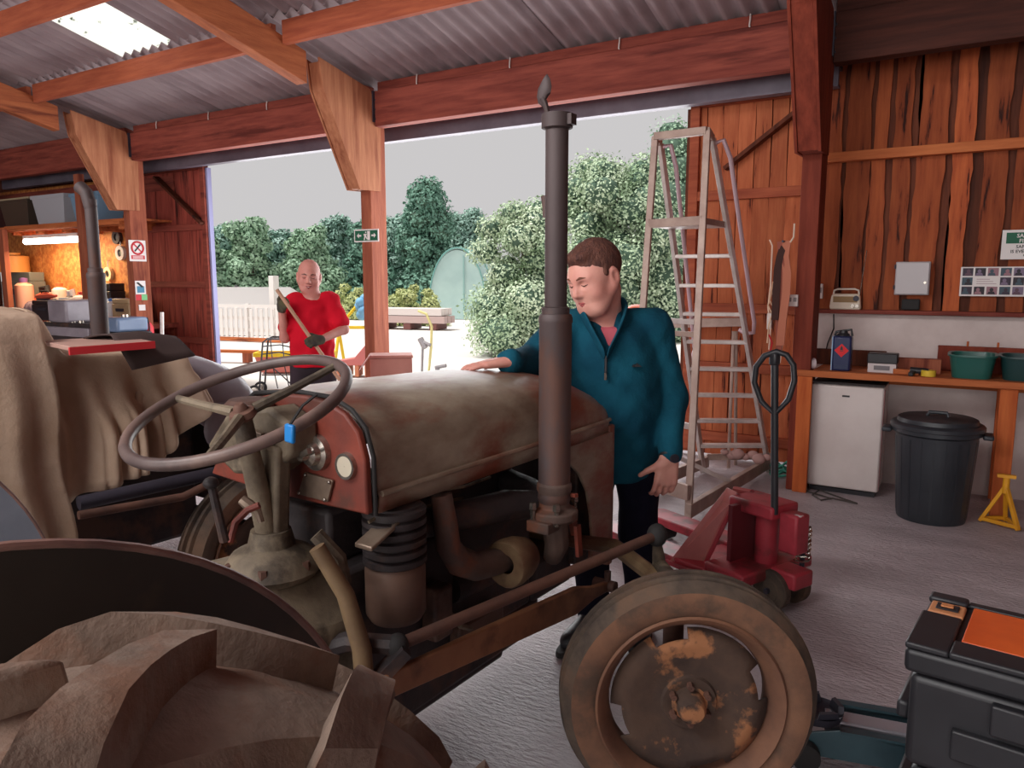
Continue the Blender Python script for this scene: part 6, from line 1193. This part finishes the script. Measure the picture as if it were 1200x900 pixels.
# ================================================================== OUTSIDE
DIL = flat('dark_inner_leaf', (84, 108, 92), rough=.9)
def leafmat(name, a, b, rough=.6): 
    m = mat(name, S(*a), S(*b), rough=rough, scale=1.3, lo=.3, hi=.7, spec=.3, detail=6); return m
def leaves(n, clumps, size, seed):
    r = np.random.default_rng(seed); cl = np.array(clumps, float); w = cl[:, 3]*cl[:, 4]*cl[:, 5]; w = w**.66; ci = r.choice(len(cl), n, p=w/w.sum()); d = r.normal(0, 1, (n, 3)); d /= np.linalg.norm(d, axis=1)[:, None]
    rad = r.uniform(.4, 1.0, n)**.5*r.choice([1, 1, 1, 1.18], n); c = cl[ci, :3]+d*rad[:, None]*cl[ci, 3:6]; nn = d+r.normal(0, .55, (n, 3))+[0, 0, .35]; nn /= np.linalg.norm(nn, axis=1)[:, None]
    a = np.cross(nn, r.normal(0, 1, (n, 3))); a /= np.linalg.norm(a, axis=1)[:, None]; b = np.cross(nn, a); L = size*r.uniform(.6, 1.3, n)[:, None]
    V = np.stack([c-a*L*.5, c+b*L*.30+nn*L*.08, c+a*L*.5, c-b*L*.30+nn*L*.08], 1).reshape(-1, 3); V[:, 2] = np.maximum(V[:, 2], .03); F = np.arange(4*n).reshape(n, 4); return V, F
def tree(name, lb, loc, h, w, seed, lm, n=7000, size=.16, trunk=True, low=.05, cat='tree', group=None, nclump=16, taper=.75):
    r = random.Random(seed); t = thing(name, lb, cat, (loc[0], loc[1], -.02), group=group); cl = []
    for k in range(nclump):
        u = (k+.5)/nclump; z = h*(low+.12+(.86-low)*u); rr = w/2*(1-taper*u**1.6); a = k*2.4+r.uniform(-.5, .5); q = rr*r.uniform(.25, .8); s_ = max(.22*w*(1-.6*u), .12*h)*r.uniform(.8, 1.2); cl.append((q*math.cos(a), q*math.sin(a), z, s_*1.1, s_*1.1, s_*.85))
    V, F = leaves(n, cl, size, seed); me = bpy.data.meshes.new('crown'); me.from_pydata(V.tolist(), [], F.tolist()); me.materials.append(lm); link('crown', me, t)
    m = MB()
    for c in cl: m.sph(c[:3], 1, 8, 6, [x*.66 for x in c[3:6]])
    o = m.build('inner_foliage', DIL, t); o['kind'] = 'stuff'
    m = MB(); m.path([(0, 0, 0), (.02*h, 0, h*.3), (0, .01*h, h*.6), (0, 0, h*.85)], [.03*h+.02, .022*h, .014*h, .005*h], 8); m.build('trunk', flat('bark', (92, 78, 70), rough=.9), t); return t
LA = leafmat('bluish_green_leaves', (176, 206, 194), (112, 150, 136)); LB = leafmat('mid_green_leaves', (184, 212, 182), (118, 154, 126)); LC = leafmat('bright_bush_leaves', (218, 232, 204), (136, 166, 128)); LD2 = leafmat('lime_hedge_leaves', (214, 218, 158), (170, 182, 124)); LE = leafmat('dark_green_leaves', (134, 176, 156), (82, 122, 106))  # leaf tones lightened to carry the bright outdoor haze
def gp(px, dist): r = _ray(px, 360); n = math.hypot(r[0], r[1]); return (r[0]/n*dist, r[1]/n*dist)
def hgt(px, py, dist):
    r = _ray(px, py); return 1.55+r[2]/math.hypot(r[0], r[1])*dist
TREES = [(236, 274, 40, 3.4, LB, 'first tree of the far row, partly behind the left sliding door'), (262, 268, 45, 4.0, LA, 'bluish tree of the far row just right of the left sliding door'), (297, 262, 40, 3.6, LB, 'mid-green tree of the far row left of the man in red'), (330, 272, 45, 4.0, LA, 'bluish tree of the far row behind the shoulder of the man in red'),
         (366, 268, 40, 3.8, LB, 'mid-green tree of the far row behind the head of the man in red'), (398, 258, 45, 4.0, LA, 'bluish tree of the far row just left of the exit sign'), (432, 262, 40, 3.6, LE, 'tree of the far row directly behind the middle post'),
         (468, 256, 45, 4.0, LA, 'mid-height bluish tree right of the middle post'), (502, 214, 40, 4.2, LE, 'tallest tree with a thin top right of the middle post'), (545, 250, 45, 4.4, LA, 'pale tree standing behind the polytunnel')]
for i, (px, py, d, w, lm, lb) in enumerate(TREES):
    tree('tree', lb, gp(px, d), hgt(px, py, d), w, 50+i, lm, 11000, .22, nclump=22, taper=.62 if py > 230 else .8, low=-.05)
for i, (px, w_, lb) in enumerate(((250, 5, 'dark dense tree filling the gap at the left of the far row'), (315, 5, 'dark dense tree deep behind the far row, left of the man in red'), (385, 5, 'dark dense tree deep behind the far row, right of the man in red'), (450, 5, 'dark dense tree deep behind the middle post'), (515, 5, 'dark dense tree deep behind the polytunnel'))):
    tree('tree', lb, gp(px, 51), hgt(px, 282, 51), w_, 70+i, LE, 6000, .30, nclump=16, taper=.4, low=-.05)
tree('bush', 'broad bright bush left of and behind the exhaust stack', gp(612, 16.3), hgt(625, 240, 16.3), 2.9, 81, LC, 30000, .075, cat='bush', nclump=30, taper=.5, low=-.05)
tree('bush', 'tall bright bush behind the head of the man in teal and the steps', gp(722, 20.5), hgt(722, 192, 20.5), 4.7, 83, LC, 45000, .095, cat='bush', nclump=44, taper=.45, low=-.05)
tree('tree', 'sparse tree top showing above the aluminium steps', gp(787, 29), hgt(787, 145, 29), 3.4, 85, LB, 6000, .12, nclump=18)
for i, (px, lb) in enumerate(((456, 'lime-green low hedge clump beside the timber sleepers'), (494, 'lime-green low hedge clump left of the polytunnel'), (413, 'lime-green low hedge clump behind the shoulder of the man in red'))): tree('hedge', lb, gp(px, (26.5, 26.5, 31)[i]), 1.35, 2.0, 95+i, LD2, 6000, .10, cat='hedge', nclump=10, taper=.2, low=-.1)
# polytunnel: pale arched cover with hoops and an end wall
tp_ = at(536, 366, Z=0); d0 = 30; c_ = gp(536, d0); ht = hgt(536, 291, d0)
pt = thing('polytunnel', 'pale aqua arched polytunnel beyond the yard', 'polytunnel', (c_[0], c_[1], 0), R(24)); wv = 1.15; 
cov = mat('aqua_polythene', S(196, 222, 218), S(180, 208, 206), rough=.3, scale=1)
arch = [(wv*math.cos(a), ht*math.sin(a)**.8 if math.sin(a) > 0 else 0) for a in [math.pi*k/18 for k in range(19)]]
m = MB(); m.loft([[Vector((x, y, z)) for x, z in arch] for y in (0, 6)], cap=False, closed=False); o = m.build('cover', cov, pt); sd = o.modifiers.new('thick', 'SOLIDIFY'); sd.thickness = .02
m = MB(); m.prism([(x*.98, z*.98) for x, z in arch], .01, .03, 'xz'); m.build('end_wall', cov, pt, smooth=False)
for y in (-.01, 2, 4, 6): m = MB(); m.path([(x*1.01, y, z*1.01) for x, z in arch], .025, 6); m.build('hoop', flat('hoop_teal', (120, 176, 170)), pt)
m = MB(); m.bb((.25, -.03, 0), (.29, .0, ht*.9)); m.build('door_post', flat('hoop_teal2', (150, 190, 186)), pt)
# stacked sleepers
q = gp(478, 24); sl = thing('sleeper_stack', 'low stack of pale timber sleepers right of the middle post', 'timber stack', (q[0], q[1], 0), R(12))
for k in range(2):
    for j in range(3): m = MB(); m.bb((-1.1+.05*k, -.1+.28*j, .20+.24*k), (1.3-.1*k, .14+.28*j, .42+.24*k)); m.build('sleeper', flat('sleeper%d' % k, ((196, 170, 166), (226, 214, 210))[k]), sl, smooth=False, bevel=.01)
for x in (-.9, 0, .9): m = MB(); m.bb((x-.12, -.1, 0), (x+.12, .7, .19)); m.build('bearer', flat('bearer_brown', (120, 76, 72)), sl, smooth=False)
# white pallet fence, raised planters
WP = flat('whitewashed_timber', (236, 230, 226))
q0, q1 = gp(246, 21), gp(330, 19.5)
fc = thing('picket_fence', 'white picket trellis fence beyond the yard left of the man in red', 'fence', (q0[0], q0[1], 0), math.atan2(q1[1]-q0[1], q1[0]-q0[0])); FL = math.hypot(q1[0]-q0[0], q1[1]-q0[1])
for k in range(int(FL/.16)): m = MB(); m.bb((.16*k, -.015, .05), (.16*k+.08, .015, .82+.03*(k % 2))); m.build('picket', WP, fc, smooth=False)
for z in (.25, .55, .85): m = MB(); m.bb((0, .015, z), (FL, .05, z+.08)); m.build('rail', WP, fc, smooth=False)
for x in (.05, FL*.5, FL-.05): m = MB(); m.bb((x-.05, .05, 0), (x+.05, .15, .95)); m.build('post', WP, fc, smooth=False)
m = MB(); m.bb((0, -.02, 0), (FL, .03, .10)); m.build('gravel_board', MT['bench'], fc, smooth=False)
q = gp(322, 20); m = MB(); m.bb((-.09, -.09, 0), (.09, .09, 1.95-.3)); o = m.build('white_post', WP, smooth=False, bevel=.01); put(o, (q[0], q[1], 0)); o.name = 'gate_post'; tag(o, 'tall white gate post between the fence and the man in red', 'post')
q = gp(262, 24); rb = thing('greenhouse_frame', 'white low glasshouse with dark glazing bars behind the picket fence', 'cold frame', (q[0], q[1], 0), R(25))
m = MB(); m.prism([(-1.2, 0), (1.2, 0), (1.2, .7), (-1.2, 1.35)], -2.2, 2.6, 'yz') ; m.build('white_body', flat('white_glasshouse', (232, 230, 230)), rb, smooth=False)
for x in (-2.0, -1.0, 0., 1.0, 2.0): m = MB(); m.bar((x, 1.2, .73), (x, -1.2, 1.38), .05, .05); m.build('glazing_bar', flat('dark_bar', (90, 84, 88)), rb, smooth=False)
# yellow swing bench frame with blue bundle
q = gp(417, 13.5); yf = thing('sack_holder', 'yellow tubular frame with a blue bundle beside the middle post', 'frame', (q[0], q[1], 0), R(30))
YM = flat('bright_yellow', (240, 206, 50))
for a_, b_ in (((-.32, 0, .72), (.0, 0, 1.08)), ((.32, 0, .72), (.0, 0, 1.08)), ((-.34, 0, .72), (.34, 0, .72)), ((-.32, 0, .72), (-.30, .3, 0)), ((.32, 0, .72), (.30, .3, 0)), ((-.30, 0, .72), (-.34, -.3, 0)), ((.30, 0, .72), (.34, -.3, 0))): m = MB(); m.tube(a_, b_, .028, n=8); m.build('tube', YM, yf)
m = MB()
for k in range(5): m.sph((.10+.05*math.sin(k*2), .03*math.cos(k*3), .95+.07*k), .11-.008*k, 9, 7)
m.build('bundle', flat('pale_blue_sack', (120, 180, 220)), yf)
# pink-brown box in the yard just outside, with bits around it
q = at(459, 452, D=6.3); cb = thing('cardboard_box', 'pinkish-brown box on a plinth before the middle post beyond the bonnet', 'box', (q.x, q.y, 0), R(41)); BXC = mat('pinkish_board', S(206, 146, 132), S(192, 130, 118), rough=.7, scale=3)
m = MB(); m.bb((-.175, 0, .55), (.175, .25, .90)); m.build('box_body', BXC, cb, smooth=False, bevel=.008)
m = MB(); m.bb((-.182, -.01, .90), (.182, .26, .925)); m.build('lid', BXC, cb, smooth=False, bevel=.008)
m = MB(); m.bb((-.08, -.005, .74), (.175, -.001, .75)); m.build('seam', flat('seam_brown', (160, 104, 96)), cb, smooth=False)
m = MB(); m.bb((-.16, .02, 0), (.16, .23, .549)); m.build('plinth', MT['post'], cb, smooth=False); m = MB(); m.add([(-.18, .0, .92), (-.18, .24, .92), (-.27, .24, .79), (-.27, 0, .79), (-.18, .0, .91), (-.18, .24, .91), (-.27, .24, .78), (-.27, 0, .78)], [(0, 1, 2, 3), (7, 6, 5, 4), (0, 4, 5, 1), (1, 5, 6, 2), (2, 6, 7, 3), (3, 7, 4, 0)]); m.build('open_flap', BXC, cb, smooth=False)
q = at(418, 440, Z=0); sc2 = thing('sled', 'pink and orange timber sled shape left of the pinkish-brown box', 'barrow', (q.x, q.y, 0), R(30))
m = MB(); m.prism([(-.35, .18), (.25, .18), (.30, .55), (.22, .55), (.0, .30), (-.35, .24)], -.15, .15, 'xz'); m.build('tray', flat('pink_board', (206, 120, 116)), sc2, smooth=False, bevel=.01)
for x in (-.28, -.12, .04, .2): m = MB(); m.bb((x-.03, -.16, 0), (x+.03, .16, .18)); m.build('leg', flat('orange_block', (206, 130, 96)), sc2, smooth=False)
q = at(500, 440, Z=0); vl = thing('hose_reel', 'grey tap fitting with pale yellow hose beside the pinkish-brown box', 'hose', (q.x, q.y, 0))
m = MB(); m.path([(-.15, 0, 1.05), (0, .02, 1.0), (.08, .05, .8), (.06, .05, .45), (.02, .02, .0)], .022, 8); m.build('hose', flat('pale_yellow_hose', (226, 216, 150)), vl)
m = MB(); m.tube((-.12, 0, .6), (-.02, 0, .45), .05, n=10); m.tube((-.06, 0, .55), (.08, 0, .50), .03, n=8); m.tube((-.1, 0, 0), (-.07, 0, .5), .02, n=8); m.build('tap', flat('grey_tap', (150, 146, 150)), vl)
m = MB(); m.tube((.18, 0, .14), (.36, .05, .18), .03, n=8); m.tube((.22, 0, .0), (.22, 0, .16), .04, n=8); m.build('standpipe', flat('grey_tap2', (140, 136, 140)), vl)
# black wire trolley with small wheels, and the orange-red trough with yellow rim behind it
w0 = at(299, 466, Z=0); wt = thing('wire_trolley', 'black wire-framed shopping trolley in the doorway beside the man in red', 'trolley', (w0.x, w0.y, 0), R(38)); q = lambda x, y, z: (x, y, z)
WB = flat('black_wire', (60, 56, 60), rough=.5, metal=.3)
def wire(pts, r_=.011, nm='wire'): m = MB(); m.path(pts, r_, 6); m.build(nm, WB, wt)
hw_ = .30; topz = .78
for y in (0, .34):
    wire([(.05, y, .02), (.08, y, .30), (.13, y, topz-.05), (.19, y, topz), (.52, y, topz-.01), (.60, y, topz-.12), (.62, y, .3), (.64, y, .0)], .013, 'side_frame')
for x, z in ((.11, .45), (.12, .58), (.13, .68)): wire([(x, 0, z), (x+.22, .0, z+.02), (.60, 0, z-.04)], .009)
for x in (.25, .40, .50): wire([(x-.02, 0, topz), (x, 0, .40), (x+.05, 0, .1)], .008)
wire([(.13, 0, .5), (.35, 0, .3), (.62, 0, .02)], .009); wire([(.10, 0, .3), (.62, 0, .3)], .009); wire([(.19, 0, topz), (.19, .34, topz)], .011); wire([(.52, 0, topz), (.52, .34, topz)], .011)
for x, y in ((.0, -.02), (.0, .36), (.66, -.02), (.66, .36)): m = MB(); m.lathe([(.055, -.014), (.085, -.014), (.085, .014), (.055, .014), (.055, -.014)], c=(x, y, .085), axis='y', n=20); m.build('wheel', MT['rubber'], wt); m = MB(); m.lathe([(.001, -.01), (.02, -.012), (.055, -.008), (.055, .008), (.02, .012), (.001, .01)], c=(x, y, .085), axis='y', n=14); m.build('wheel_hub', MT['chrome'], wt)
q = at(335, 446, Z=0); tr_ = thing('planting_trough', 'faded red trough with yellow rim behind the wire trolley', 'trough', (q.x-.75, q.y+.9, 0), R(36)); tr_.scale = (.7, .7, .9)
m = MB(); m.loft([[Vector((x, y, z)) for x, y in ((-w_, -.22*k), (w_, -.22*k), (w_, .22*k), (-w_, .22*k))] for z, w_, k in ((0, .80, .8), (.30, .92, 1), (.30, .86, .9), (.03, .76, .75))]); m.build('trough_body', flat('faded_red_pink', (206, 120, 112)), tr_, smooth=False, bevel=.01)
m = MB(); m.bb((-.95, -.26, .30), (.95, -.20, .38)); m.bb((-.95, .20, .30), (.95, .26, .38)); m.bb((-.95, -.2, .30), (-.89, .2, .38)); m.bb((.89, -.2, .30), (.95, .2, .38)); m.build('yellow_rim', YM, tr_, smooth=False, bevel=.01)
q = at(268, 424, Z=0.0); pk = thing('plank_offcut', 'brown plank lying on small blocks just outside the left sliding door', 'plank', (q.x, q.y, 0), R(20))
m = MB(); m.bb((-.6, -.08, .18), (.6, .08, .23)); m.build('plank_board', MT['bench'], pk, smooth=False, bevel=.004)
for x in (-.4, .4): m = MB(); m.bb((x-.06, -.08, 0), (x+.06, .08, .18)); m.build('support_block', MT['post'], pk, smooth=False)
